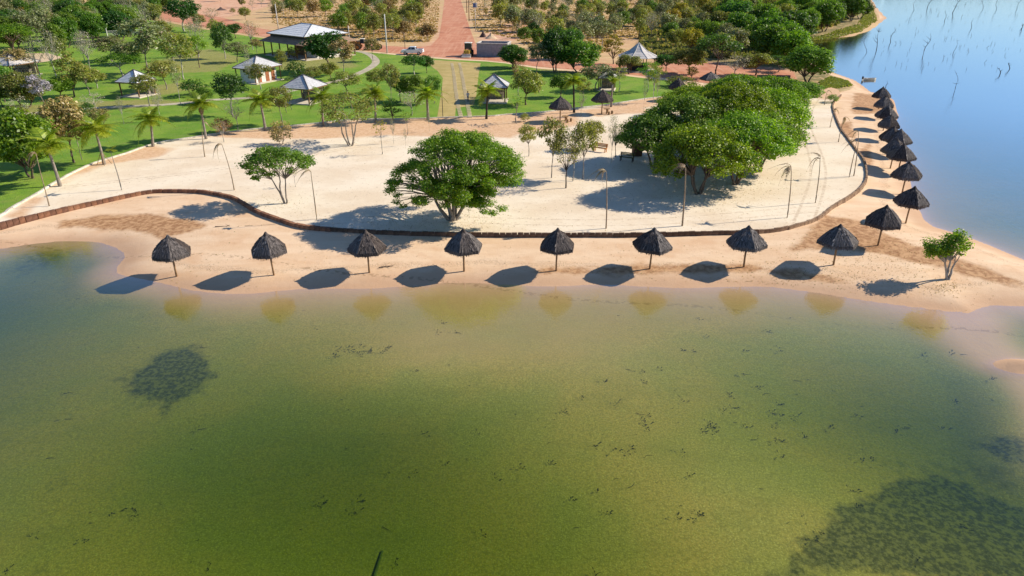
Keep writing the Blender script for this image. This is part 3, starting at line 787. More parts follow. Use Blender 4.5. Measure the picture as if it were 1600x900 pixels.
LEAF = {
    'dark': leaf_mat('leaf_dark', (0.036, 0.100, 0.018), (0.110, 0.225, 0.038)),
    'mid': leaf_mat('leaf_mid', (0.085, 0.185, 0.018), (0.225, 0.365, 0.042)),
    'bright': leaf_mat('leaf_bright', (0.090, 0.200, 0.015), (0.250, 0.390, 0.030)),
    'hero': leaf_mat('leaf_hero', (0.085, 0.180, 0.009), (0.310, 0.430, 0.020), 0.5),
    'lime': leaf_mat('leaf_lime', (0.15, 0.22, 0.015), (0.33, 0.40, 0.04)),
    'olive': leaf_mat('leaf_olive', (0.185, 0.215, 0.045), (0.390, 0.390, 0.105), dead=(0.25, 0.16, 0.07)),
    'grey': leaf_mat('leaf_grey', (0.185, 0.215, 0.085), (0.330, 0.350, 0.160), 0.25, (0.28, 0.20, 0.13)),
    'yellow': leaf_mat('leaf_yellow', (0.20, 0.18, 0.02), (0.42, 0.34, 0.04), dead=(0.30, 0.15, 0.05)),
    'brown': leaf_mat('leaf_brown', (0.26, 0.195, 0.07), (0.45, 0.34, 0.14), 0.25, (0.12, 0.16, 0.04)),
    'rust': leaf_mat('leaf_rust', (0.26, 0.12, 0.05), (0.42, 0.22, 0.10), 0.25),
    'lilac': leaf_mat('leaf_lilac', (0.28, 0.25, 0.33), (0.45, 0.41, 0.50), 0.25),
    'flower': leaf_mat('leaf_flower', (0.50, 0.27, 0.015), (0.66, 0.42, 0.03), 0.25),
    'pale': leaf_mat('leaf_pale', (0.36, 0.33, 0.24), (0.52, 0.48, 0.36), 0.25),
    'palm': leaf_mat('leaf_palm', (0.15, 0.23, 0.014), (0.38, 0.44, 0.045)),
    'dryfrond': leaf_mat('leaf_dry_frond', (0.26, 0.18, 0.10), (0.44, 0.33, 0.20), 0.2),
}
BARK = {'dry': plain('bark_dry', (0.36, 0.27, 0.18), 0.9, 0.3, 4.0), 'brown': plain('bark_brown', (0.17, 0.125, 0.09), 0.9, 0.35, 5.0, bump=0.5), 'pale': plain('bark_pale', (0.46, 0.42, 0.36), 0.9, 0.3, 4.0, bump=0.4), 'dark': plain('bark_dark', (0.06, 0.048, 0.04), 0.9, 0.3, 5.0), 'grey': plain('bark_grey', (0.29, 0.25, 0.21), 0.9, 0.3, 5.0, bump=0.4)}

def limb(m, p0, p1, r0, r1, rg, n=5, seg=4, wob=0.12, sag=0.0):
    p0, p1 = Vector(p0), Vector(p1); L = (p1 - p0).length
    pts, rr = [], []
    off = Vector((rg.uniform(-1, 1), rg.uniform(-1, 1), rg.uniform(-.3, .3))) * wob * L
    for i in range(seg + 1):
        u = i / seg
        pts.append(p0.lerp(p1, u) + off * math.sin(u * PI) + Vector((rg.uniform(-1, 1), rg.uniform(-1, 1), 0)) * wob * 0.25 * L * (0 < i < seg) + Vector((0, 0, sag * L * math.sin(u * PI))))
        rr.append(r0 + (r1 - r0) * u)
    m.tube(pts, rr, n, cap=False)
    return pts
def leaves_np(cent, size, rs, up=0.7, outward=None):
    n = len(cent)
    nr = rs.normal(size=(n, 3)); nr[:, 2] = np.abs(nr[:, 2]) + up
    if outward is not None: nr += outward * 0.9
    nr /= np.linalg.norm(nr, axis=1)[:, None]
    a = np.cross(nr, rs.normal(size=(n, 3))); a /= np.linalg.norm(a, axis=1)[:, None] + 1e-9
    b = np.cross(nr, a)
    s = (size * rs.uniform(0.6, 1.35, n))[:, None]
    fold = nr * s * 0.12
    v = np.stack([cent - a * s * .55, cent - b * s * .36 + fold, cent + a * s * .55, cent + b * s * .36 + fold], 1)
    f = np.arange(n * 4).reshape(n, 4)
    return v.reshape(-1, 3), f
def crown_mesh(clusters, per, size, seed, flat=0.6, up=0.7):
    """clusters: list of (centre, radius); leaves fill each clump, denser at its skin"""
    rs = np.random.RandomState(seed)
    cs, outs = [], []
    for c, r in clusters:
        n = max(6, int(per * (r ** 2)))
        d = rs.normal(size=(n, 3)); d /= np.linalg.norm(d, axis=1)[:, None]
        rad = rs.uniform(0.15, 1.0, n) ** 0.5
        q = d * rad[:, None] * r * np.array([1, 1, flat]) * (1 + 0.25 * rs.normal(size=(n, 1)) * 0.6)
        cs.append(np.array(c) + q); outs.append(d)
    cs, outs = np.concatenate(cs), np.concatenate(outs)
    v, f = leaves_np(cs, size, rs, up, outs)
    return np_mesh('crown', v, f, [LEAF['mid']])
def tree_meshes(seed, H, Rw, tf=0.35, ncl=14, cr=0.34, per=150, ls=0.24, tr=0.10, stems=1, bark='brown', shape='round', twigs=0, lean=0.0, squash=0.62):
    """trunk and crown of one kind of tree; tf = clear trunk as a share of height, cr = clump size as a share of the crown radius"""
    rg = random.Random(seed)
    m = MB(); clusters = []
    zc = H * (tf + (1 - tf) * 0.5); hz = H * (1 - tf) * 0.5
    lx = Vector((lean * H, 0, 0))
    for k in range(ncl):
        u = (k + 0.5) / ncl
        cz = 1 - 1.75 * u if shape != 'umbrella' else 1 - 1.15 * u
        a = k * 2.39996 + rg.uniform(-.5, .5); rr = math.sqrt(max(0.0, 1 - min(1, cz * cz)))
        f = rg.uniform(0.55, 0.86)
        if shape == 'cone': rr *= 0.5 + 0.5 * u
        c = Vector((Rw * rr * f * math.cos(a), Rw * rr * f * math.sin(a), zc + hz * cz * rg.uniform(0.66, 0.86))) + lx
        if rg.random() < 0.10 and ncl > 8: continue
        clusters.append((c, Rw * cr * rg.uniform(0.72, 1.3)))
    forks = []
    for s_ in range(stems):
        a = s_ * 2 * PI / stems + rg.uniform(-.4, .4)
        b0 = Vector((math.cos(a), math.sin(a), 0)) * (tr * 1.3 if stems > 1 else 0) + Vector((0, 0, -0.2))
        fp = Vector((math.cos(a), math.sin(a), 0)) * (Rw * 0.28 if stems > 1 else Rw * 0.05) + Vector((0, 0, H * (tf + 0.05) * rg.uniform(.8, 1.0))) + lx * 0.7
        k_ = 1.0 / math.sqrt(stems) ** 0.8
        limb(m, b0, fp, tr * k_ * 1.25, tr * k_ * 0.7, rg, 6, 5, 0.07)
        forks.append((fp, tr * k_ * 0.65))
    tips = []
    for c, r in clusters:
        fp, fr = min(forks, key=lambda q: (q[0].xy - c.xy).length + rg.uniform(0, .3) * Rw)
        limb(m, fp, c, fr * 0.75, fr * 0.18, rg, 4, 4, 0.12, 0.05)
        tips.append((c, r, fr))
        for q in range(2 + twigs):
            d = Vector((rg.gauss(0, 1), rg.gauss(0, 1), rg.gauss(0.35, .7))).normalized()
            e = c + d * r * rg.uniform(.7, 1.15)
            limb(m, c.lerp(fp, rg.uniform(0, .35)), e, fr * 0.22, fr * 0.05, rg, 3, 3, 0.15)
            if twigs:
                for q2 in range(2):
                    limb(m, c.lerp(e, .55), e + Vector((rg.gauss(0, .4), rg.gauss(0, .4), rg.gauss(.1, .3))) * r, fr * 0.12, fr * 0.04, rg, 3, 2, 0.15)
    tm = m.mesh('trunk', BARK[bark], True)
    cm = crown_mesh(clusters, per, ls, seed + 77, squash) if per > 0 else None
    return tm, cm, H, Rw
KIND = {}
def kind(name, variants, **kw):
    KIND[name] = [tree_meshes(100 * len(KIND) + v, **kw) for v in range(variants)]
kind('round', 3, H=6.0, Rw=2.4, tf=0.28, ncl=20, cr=0.40, per=190, ls=0.27, tr=0.13)
kind('dense', 3, H=7.5, Rw=3.6, tf=0.12, ncl=34, cr=0.34, per=130, ls=0.36, tr=0.20, stems=2)
kind('open', 3, H=6.0, Rw=2.2, tf=0.42, ncl=16, cr=0.40, per=190, ls=0.25, tr=0.085, bark='grey')
kind('sparse', 4, H=5.5, Rw=1.9, tf=0.35, ncl=12, cr=0.42, per=200, ls=0.25, tr=0.075, bark='grey', twigs=2)
kind('bare', 3, H=6.0, Rw=2.0, tf=0.35, ncl=12, cr=0.40, per=45, ls=0.20, tr=0.09, bark='pale', twigs=5)
kind('umbrella', 2, H=6.0, Rw=3.2, tf=0.45, ncl=18, cr=0.30, per=150, ls=0.26, tr=0.12, shape='umbrella', bark='brown')
kind('tall', 3, H=7.0, Rw=1.7, tf=0.45, ncl=10, cr=0.42, per=120, ls=0.22, tr=0.075, bark='pale')
kind('column', 2, H=6.0, Rw=1.3, tf=0.14, ncl=16, cr=0.50, per=190, ls=0.24, tr=0.09)
kind('bush', 3, H=2.4, Rw=1.5, tf=0.05, ncl=13, cr=0.45, per=170, ls=0.20, tr=0.06, stems=3)
kind('sapling', 3, H=3.6, Rw=0.75, tf=0.55, ncl=6, cr=0.50, per=120, ls=0.16, tr=0.035, bark='grey')
kind('multi', 2, H=5.5, Rw=2.8, tf=0.42, ncl=18, cr=0.33, per=140, ls=0.22, tr=0.12, stems=4, bark='grey')
# low scrub seen from afar
kind('scrub', 4, H=4.0, Rw=1.9, tf=0.22, ncl=17, cr=0.44, per=150, ls=0.28, tr=0.07, bark='grey', twigs=1)

TREE_RNG = random.Random(21)
NAMES = {'round': 'leafy_tree', 'dense': 'dense_tree', 'open': 'open_tree', 'sparse': 'sparse_tree', 'bare': 'bare_tree', 'umbrella': 'spreading_tree', 'tall': 'slender_tree', 'column': 'narrow_tree', 'bush': 'bush', 'sapling': 'sapling', 'multi': 'many_stemmed_tree', 'scrub': 'scrub_tree'}
def tree(kd, px, py, top, leaf, label, group=None, wpx=None, cat=None, bark=None, base=None):
    """py = foot, top = highest row of the crown, wpx = crown width in picture pixels"""
    p = base or G(px, py)
    ms = TREE_RNG.choice(KIND[kd]); tm, cm, H, Rw = ms
    h = max(0.5, z_at(p.y, top) - p.z)
    sz = h / H
    sx = sz if wpx is None else 1.12 * wpx * mpp((p.x, p.y, p.z + h / 2)) / (2.05 * Rw)
    if wpx is not None:                    # the far rim of a wide crown shows higher: lower the crown for it
        dz = 0.25 * sx * Rw * 0.5; sz = max(0.35 * sz, (h - dz) / H)
    r = empty(NAMES[kd], p, TREE_RNG.uniform(0, 6.28), label, cat or ('bush' if kd == 'bush' else 'tree'), group, (sx, sx, sz))
    o = link('trunk', tm, r)
    if bark: o.material_slots[0].link = 'OBJECT'; o.material_slots[0].material = BARK[bark]
    if cm is not None:
        o = link('crown', cm, r); o.material_slots[0].link = 'OBJECT'; o.material_slots[0].material = LEAF[leaf]
    return r

# coconut palms: each frond a part
def frond_mesh(seed, L=1.9, droop=0.5, n=26, wid=0.55, mat='palm'):
    rg = random.Random(seed); m = MB()
    pts = []
    for i in range(9):
        u = i / 8; pts.append(Vector((L * u * (1 - 0.18 * u * droop), 0.05 * math.sin(u * 3 + seed), L * (0.55 * u - (0.55 + droop) * u * u))))
    m.tube(pts, [0.028 * (1 - 0.85 * i / 8) for i in range(9)], 4, cap=False)
    for i in range(n):
        u = 0.14 + 0.86 * i / n; k = min(7, int(u * 8)); p = pts[k].lerp(pts[k + 1], u * 8 - k); tg = (pts[k + 1] - pts[k]).normalized()
        w_ = wid * math.sin(min(1, u * 1.1 + 0.12) * PI) ** 0.6 * rg.uniform(.85, 1.1)
        for s_ in (-1, 1):
            side = Vector((0, s_, 0)); e = p + side * w_ + tg * w_ * 0.55 + Vector((0, 0, -0.35 * w_ + rg.uniform(-.05, .05)))
            wd_ = tg * 0.036
            m.add([p - wd_, (p + e) / 2 - wd_ + Vector((0, 0, .04)), e, (p + e) / 2 + wd_ + Vector((0, 0, .04)), p + wd_], [(0, 1, 3, 4), (1, 2, 3)])
    return m.mesh('frond', LEAF[mat])
FROND = [frond_mesh(i, 2.0 + .1 * i, 0.25 + 0.2 * i) for i in range(3)]
DRYFROND = [frond_mesh(10 + i, 1.25, 0.9 + 0.25 * i, 14, 0.22, 'dryfrond') for i in range(2)]
SKIRT = [frond_mesh(20, 1.6, 1.4, 20, 0.35, 'dryfrond')]
def palm(px, py, cx, cy, label, size=1.0, fronds=21, thick=0.13, props=False, skirt=0, bark='grey', upright=0.0, leaf=None):
    p = G(px, py); z = z_at(p.y, cy); h = z - p.z; tx = x_at(p.y, z, cx) - p.x
    rg = random.Random(int(px * 7 + py))
    r = empty('palm_tree', p, 0, label, 'palm', 'coconut palms along the lawn edge')
    m = MB(); top = Vector((tx, 0, h))
    pts = [Vector((tx * u ** 1.3, 0.04 * math.sin(u * 4), -0.2 + (h + 0.2) * u)) for u in np.linspace(0, 1, 9)]
    m.tube(pts, [thick * (1.55 - 0.9 * u if u < .3 else 1.25 - 0.35 * u) for u in np.linspace(0, 1, 9)], 8)
    m.build('trunk', BARK[bark], r, smooth=True)
    for k in range(fronds):
        u = k / fronds
        o = link('frond', FROND[k % 3], r, top)
        o.rotation_euler = (rg.uniform(-.2, .2), (-1.15 + 1.45 * u * (1 - upright) + rg.uniform(-.1, .1)), k * 2.4 + rg.uniform(-.3, .3))
        s_ = 1.25 * size * rg.uniform(.85, 1.1); o.scale = (s_, s_, s_)
        if leaf: o.material_slots[0].link = 'OBJECT'; o.material_slots[0].material = LEAF[leaf]
    for k in range(skirt):
        o = link('dry_frond', SKIRT[0], r, top + Vector((0, 0, -.1))); o.rotation_euler = (0, 0.75, k * 6.28 / skirt + .3); o.scale = (size * .8,) * 3
    if props:
        for k in range(4):
            a = k * PI / 2 + .5; q = MB(); q.tube([(0.75 * math.cos(a), 0.75 * math.sin(a), -0.05), (tx * .2, 0, min(1.5, h * .6))], 0.03, 4); q.build('prop_stake', M_post, r)
    return r
def dead_palm(px, py, top, label, fr=4, dirx=1, tx=None, thick=0.06, live=False):
    thick *= .72; p = G(px, py); h = z_at(p.y, top) - p.z; rg = random.Random(int(px * 3 + py))
    if live: h -= 0.35
    lean = (x_at(p.y, p.z + h, tx) - p.x) if tx is not None else rg.uniform(-.15, .15)
    r = empty('young_palm' if live else 'withered_palm', p, 0, label, 'palm', 'young palms planted on the sand')
    m = MB(); pts = [Vector((lean * u * u, 0.05 * math.sin(u * 5), -0.15 + (h + .15) * u)) for u in np.linspace(0, 1, 8)]
    m.tube(pts, [thick * (1.5 - 0.9 * u) for u in np.linspace(0, 1, 8)], 6); m.build('trunk', BARK['grey' if live else 'dry'], r, smooth=True)
    for k in range(fr):
        o = link('frond', FROND[k % 3] if live else DRYFROND[k % 2], r, pts[-1])
        a = k * 2.4 if live else (0 if dirx > 0 else PI) + rg.uniform(-1.1, 1.1)
        o.rotation_euler = (rg.uniform(-.2, .2), rg.uniform(-1.0, 0.2) if live else rg.uniform(-.9, 0.4), a); s_ = 0.45 if live else rg.uniform(.8, 1.15); o.scale = (s_,) * 3
        if live: o.material_slots[0].link = 'OBJECT'; o.material_slots[0].material = LEAF['lime']
    return r
# ------------------------------------------------------------------ hero trees on the sand
def special(name, px, py, clusters, stems, label, leaf, per, ls, seed, bark='grey', tr=0.16, sub=3, squash=0.6, up=0.7):
    """clusters in metres from the foot: (x, y, z, r); stems: fork points"""
    p = G(px, py); rg = random.Random(seed); m = MB()
    r = empty(name, p, 0, label, 'tree')
    forks = []
    for i, f in enumerate(stems):
        f = Vector(f); a = math.atan2(f.y, f.x)
        b0 = Vector((math.cos(a) * tr * .9, math.sin(a) * tr * .9, -0.2))
        limb(m, b0, f, tr * 1.1, tr * .6, rg, 7, 6, 0.07); forks.append(f)
    cl = []
    for x, y, z, cr in clusters:
        c = Vector((x, y, z)); cl.append((c, cr))
        fp = min(forks, key=lambda q: (q - c).length * rg.uniform(.85, 1.15))
        pts = limb(m, fp, c, tr * .45, tr * .12, rg, 5, 5, 0.10, 0.06)
        for q in range(sub):
            d = Vector((rg.gauss(0, 1), rg.gauss(0, 1), rg.gauss(0.2, .7))).normalized()
            limb(m, pts[rg.randrange(2, 6)], c + d * cr * rg.uniform(.6, 1.0), tr * .12, tr * .03, rg, 3, 3, 0.15)
    link('trunk', m.mesh('trunk', BARK[bark], True), r)
    cm = crown_mesh(cl, per, ls, seed, squash, up); cm.materials[0] = LEAF[leaf]
    link('crown', cm, r)
    return r
# the big lone tree: dome, full on the right, thin and ragged on the left
rg = random.Random(8); cl = []
for k in range(120):
    u = (k + .5) / 120; a = k * 2.39996 + rg.uniform(-.3, .3); rr = math.sqrt(u)
    x, y = 6.1 * rr * math.cos(a), 5.3 * rr * math.sin(a)
    z = 7.3 - 3.6 * rr ** 2.2 + 0.10 * x + rg.uniform(-.35, .35)
    if x < -2.5 and y < 1.0: z -= 0.4
    dens = 1.0 if x > -1.0 else 0.72
    if x < -3.6 and rg.random() < .35: continue
    cl.append((x * (0.88 if x < 0 else 1.0) - 0.1, y, max(2.2, z), rg.uniform(.62, 1.02) * dens))
for k in range(70):                         # lower inner foliage, front and right
    a = rg.uniform(-2.5, 0.9); rr = rg.uniform(1.2, 4.8); x, y = rr * math.cos(a), rr * math.sin(a) * .8
    if x < -1.6 and rg.random() < .6: continue
    cl.append((x, y, rg.uniform(2.1, 4.6), rg.uniform(.5, .9)))
for x, y, z, r_ in [(3.6, -2.3, 1.5, .5), (4.4, -1.8, 1.7, .55), (2.9, -2.6, 1.7, .45), (-4.5, -1.8, 2.3, .45), (-3.8, -2.6, 2.2, .4), (-5.0, -.4, 3.0, .5), (-2.6, -2.8, 2.6, .4), (0.9, -2.0, 2.2, .7), (1.8, -2.2, 2.4, .75), (-5.2, .6, 3.3, .45)]: cl.append((x, y, z, r_))
special('spreading_tree', 707, 344, cl, [(-1.5, -.2, 2.3), (-.9, .7, 2.5), (.2, -.4, 2.4), (.5, .5, 2.7), (1.3, .1, 2.4), (-0.3, -.8, 1.9)], 'big lone spreading tree with several stems in the middle of the sand', 'hero', 800, 0.135, 4, 'grey', 0.17, 3, 0.55)
tree('sapling', 733, 341, 322, 'mid', 'short stump-like sapling right behind the big lone tree trunk', bark='brown')
# small round-leaved tree to the left
rg = random.Random(12); cl = []
for k in range(30):
    u = (k + .5) / 30; a = k * 2.39996; rr = math.sqrt(u)
    x, y = 3.1 * rr * math.cos(a), 2.1 * rr * math.sin(a)
    cl.append((x - .30, y, 5.05 - 1.25 * rr ** 2 + rg.uniform(-.3, .3), rg.uniform(.55, .85)))
for x, y, z, r_ in [(-2.6, -.8, 3.2, .5), (-1.9, -1.0, 2.8, .5), (2.4, -.5, 3.7, .55), (-1.2, -.8, 3.1, .55), (2.8, .3, 3.8, .55), (-2.9, 0, 3.5, .5), (-.4, -1.2, 3.2, .5), (-2.3, -.4, 2.6, .45), (1.2, -.9, 3.5, .55)]: cl.append((x, y, z, r_))
special('leafy_tree', 446, 318, cl, [(-.9, 0, 2.3), (-.3, .3, 2.5), (.35, -.1, 2.4)], 'small dark green tree with crooked pale stems on the left sand', 'mid', 330, 0.20, 5, 'grey', 0.085, 2, 0.5, 1.0)
tree('sapling', 462, 292, 262, 'olive', 'thin sapling just right of the small crooked tree')
# small tree by the shore on the right
rg = random.Random(14); cl = []
for k in range(15):
    a = k * 2.4; rr = math.sqrt((k + .5) / 15)
    cl.append((-1.45 + .80 * rr * math.cos(a), .6 * rr * math.sin(a), 2.45 + rg.uniform(-.35, .4), rg.uniform(.42, .6)))
for k in range(18):
    a = k * 2.4; rr = math.sqrt((k + .5) / 18)
    cl.append((-0.30 + .80 * rr * math.cos(a), .7 * rr * math.sin(a), 2.95 + .35 * (1 - rr) + rg.uniform(-.6, .4), rg.uniform(.42, .6)))
cl += [(-2.1, -.1, 2.05, .34), (-2.0, 0, 2.4, .34), (.45, 0, 2.5, .34), (0.25, -.2, 2.2, .32), (-0.8, 0.1, 2.2, .36)]
special('leafy_tree', 1482, 437, cl, [(-.62, 0, 1.35), (-.2, .1, 1.45), (.10, 0, 1.3)], 'small lone tree with pale forked trunk at the sand point', 'hero', 420, 0.15, 6, 'pale', 0.10, 2, 0.75, 0.8)
# the dense clump, tree by tree
def clump(seed, Rx, Ry, H, n, low, leaf='hero'):
    rg = random.Random(seed); out = []
    for k in range(n):
        u = (k + .5) / n; a = k * 2.39996 + rg.uniform(-.3, .3); rr = math.sqrt(u)
        out.append((Rx * rr * math.cos(a), Ry * rr * math.sin(a), H - 0.6 - (H - low) * .62 * rr ** 2.4 + rg.uniform(-.3, .3), rg.uniform(.8, 1.25)))
    for k in range(n // 3):
        a = rg.uniform(0, 6.28); rr = rg.uniform(.35, .95); out.append((Rx * rr * math.cos(a), Ry * rr * math.sin(a), rg.uniform(low, low + (H - low) * .45), rg.uniform(.45, .85)))
    return out
CLG = [(1092, 303, 4.6, 4.0, 6.8, 62, 1.9, 'dense clump tree at the very front, with foliage hanging to the sand', 31), (1150, 288, 4.6, 4.0, 7.2, 62, 2.6, 'dense clump tree with bare leaning stems at its front right', 32), (1184, 268, 4.0, 3.8, 6.3, 54, 2.3, 'clump tree at the right edge, leaning out over bright sand', 33),
       (1022, 262, 4.0, 3.4, 6.0, 52, 1.9, 'clump tree at the left end, shading the benches', 34), (1065, 255, 5.0, 4.4, 7.6, 66, 2.5, 'tall tree deep in the left half of the dense clump', 35), (1135, 248, 5.2, 4.6, 8.4, 70, 3.0, 'tallest tree, at the heart of the dense clump', 36),
       (1190, 236, 4.5, 4.4, 7.3, 62, 2.5, 'tree deep in the right half of the dense clump', 37), (1150, 196, 5.6, 4.6, 6.8, 66, 2.2, 'broad bright tree at the back of the dense clump', 38), (1200, 196, 4.7, 4.6, 6.6, 60, 2.0, 'bright tree at the back right of the dense clump', 39), (1080, 182, 4.6, 3.2, 4.4, 44, 1.6, 'low tree at the back left of the dense clump', 40)]
for (x, y, rx, ry, h, n, low, lb, sd2) in CLG:
    rg = random.Random(sd2)
    st = [(rg.uniform(-1.1, 1.1), rg.uniform(-.8, .8), low + rg.uniform(-.2, .6)) for _ in range(4)]
    special('dense_tree', x, y, clump(sd2, rx, ry, h, n, low), st, lb, 'hero' if sd2 not in (34, 35) else 'mid', 330, 0.19, sd2, 'brown', 0.14, 1, 0.55)
for (x, y, tp, lb) in [(1014, 262, 225, 'dark thin trunk standing left of the dense clump')]: pass

# other trees standing on the sand
ST = 'thin trees planted on the sand'
tree('multi', 548, 227, 138, 'olive', 'many-stemmed leafy tree where the sand meets the lawn', wpx=92)
tree('sapling', 597, 241, 187, 'yellow', 'yellow-leaved sapling on the sand right of the many-stemmed tree')
tree('bush', 441, 225, 186, 'brown', 'reddish straggly shrub on the sand by the kerb', wpx=30)
tree('sapling', 637, 211, 172, 'mid', 'leafy green sapling on orange sand', wpx=17)
tree('bare', 615, 224, 183, 'grey', 'bare thin stem on the sand left of the leafy sapling', wpx=8)
tree('bare', 671, 206, 172, 'grey', 'bare thin stick on orange sand before the dry turf strip', wpx=6)
tree('bare', 634, 228, 200, 'grey', 'bare thin stick behind the crown of the big lone tree', wpx=5)
tree('sparse', 862, 278, 180, 'olive', 'thin-leaved twin-stem tree right of the big lone tree', wpx=38)
tree('sparse', 826, 244, 190, 'olive', 'small thin tree behind the twin-stem tree, left side', wpx=28)
tree('bare', 884, 294, 206, 'olive', 'crooked dark-stemmed thin-leaved tree at the left tip of the clump shade', wpx=42, bark='dark')
tree('sparse', 911, 280, 185, 'olive', 'leaning olive tree beside the crooked thin-leaved one', wpx=36)
tree('bare', 895, 283, 196, 'olive', 'slim tree between the crooked and the leaning tree', wpx=34)
tree('bare', 961, 246, 190, 'grey', 'dark bare tree standing by the orange bench', wpx=24, bark='dark')
tree('bare', 955, 254, 176, 'grey', 'tall bare stick near the orange bench', wpx=14)
tree('open', 926, 234, 185, 'olive', 'olive tree just left of the orange bench', wpx=34, bark='dark')
tree('bare', 350, 222, 186, 'rust', 'rusty shrub-like tree on the sand at the kerb', wpx=26)
tree('bare', 1005, 176, 118, 'grey', 'tall bare stem right of the slim yellow palm, on orange sand', wpx=8)
tree('tall', 1020, 161, 98, 'lime', 'bright slim tree at the lawn edge by a dark round shadow', wpx=20)
tree('bare', 1026, 160, 112, 'grey', 'bare stick next to the bright slim tree', wpx=8)
tree('bare', 908, 182, 142, 'grey', 'small forked bare sapling between two thatched parasols', wpx=14)
tree('sapling', 808, 193, 145, 'mid', 'round-crowned green sapling on the sand at the lawn end', wpx=34)
tree('bush', 820, 190, 176, 'olive', 'low straggling shrub beside the round-crowned sapling', wpx=14)
dead_palm(77, 322, 240, 'tall withered palm stem at the far left kerb', 2, -1, 57)
dead_palm(190, 297, 230, 'thin young palm with small green tuft, left sand', 6, live=True, tx=173)
dead_palm(366, 297, 225, 'withered palm stem left of the small crooked tree', 4, -1, 347)
dead_palm(320, 245, 190, 'thin palm stem at the kerb behind the left sand', 2, 1, 316)
dead_palm(495, 343, 268, 'withered palm with hooked fronds between the two sand trees', 3, -1, 486)
dead_palm(947, 357, 268, 'pale withered palm in front of the clump shade', 4, -1, 947)
dead_palm(1066, 353, 262, 'withered palm with drooping fronds at the front of the clump', 4, -1, 1071, 0.08)
dead_palm(1230, 340, 262, 'withered palm with hooked fronds on open sand near the wall bend', 4, -1, 1236)
dead_palm(1274, 317, 248, 'withered palm standing closest to the wall bend', 3, -1, 1281)
dead_palm(1327, 277, 222, 'withered palm at the wall opposite the third lakeside parasol', 3, -1, 1338)
dead_palm(1334, 275, 206, 'tall withered palm beside its shorter twin at the wall', 3, -1, 1341)
dead_palm(1310, 222, 184, 'withered palm at the wall opposite the lakeside parasols midway', 3, 1, 1318)
dead_palm(1297, 199, 172, 'withered palm on sand near the far wall end', 3, 1, 1303)
dead_palm(1288, 164, 143, 'small withered palm beside the shrub at the far sand tip', 2, 1, 1292)
# green palms
palm(94, 291, 75, 232, 'leaning palm at the kerb nearest the left edge', 1.15)
palm(163, 257, 150, 206, 'palm with stakes at the kerb, second from the left edge', 1.15, props=True)
palm(239, 229, 236, 190, 'palm at the kerb between lawn shadow patches', 1.1)
palm(322, 217, 313, 166, 'yellowish palm wearing a dry skirt of dead fronds', 1.0, skirt=7, leaf='lime')
palm(415, 204, 407, 160, 'palm at the kerb left of the low kiosk', 1.1, thick=0.15)
palm(505, 197, 503, 155, 'staked palm at the kerb beside the low kiosk', 1.05, props=True)
palm(587, 191, 586, 150, 'palm at the kerb right of the many-stemmed tree', 1.05)
palm(669, 187, 667, 150, 'palm at the kerb left of the dry turf strip', 1.15, thick=0.16)
palm(760, 186, 762, 146, 'palm at the kerb in front of the right-hand kiosk', 1.05, bark='dark')
palm(897, 176, 896, 130, 'tall palm behind the parasol with table', 0.95, bark='dark')
palm(955, 167, 957, 132, 'slim upright yellow palm behind a thatched parasol', 0.75, 9, upright=.7, leaf='lime')

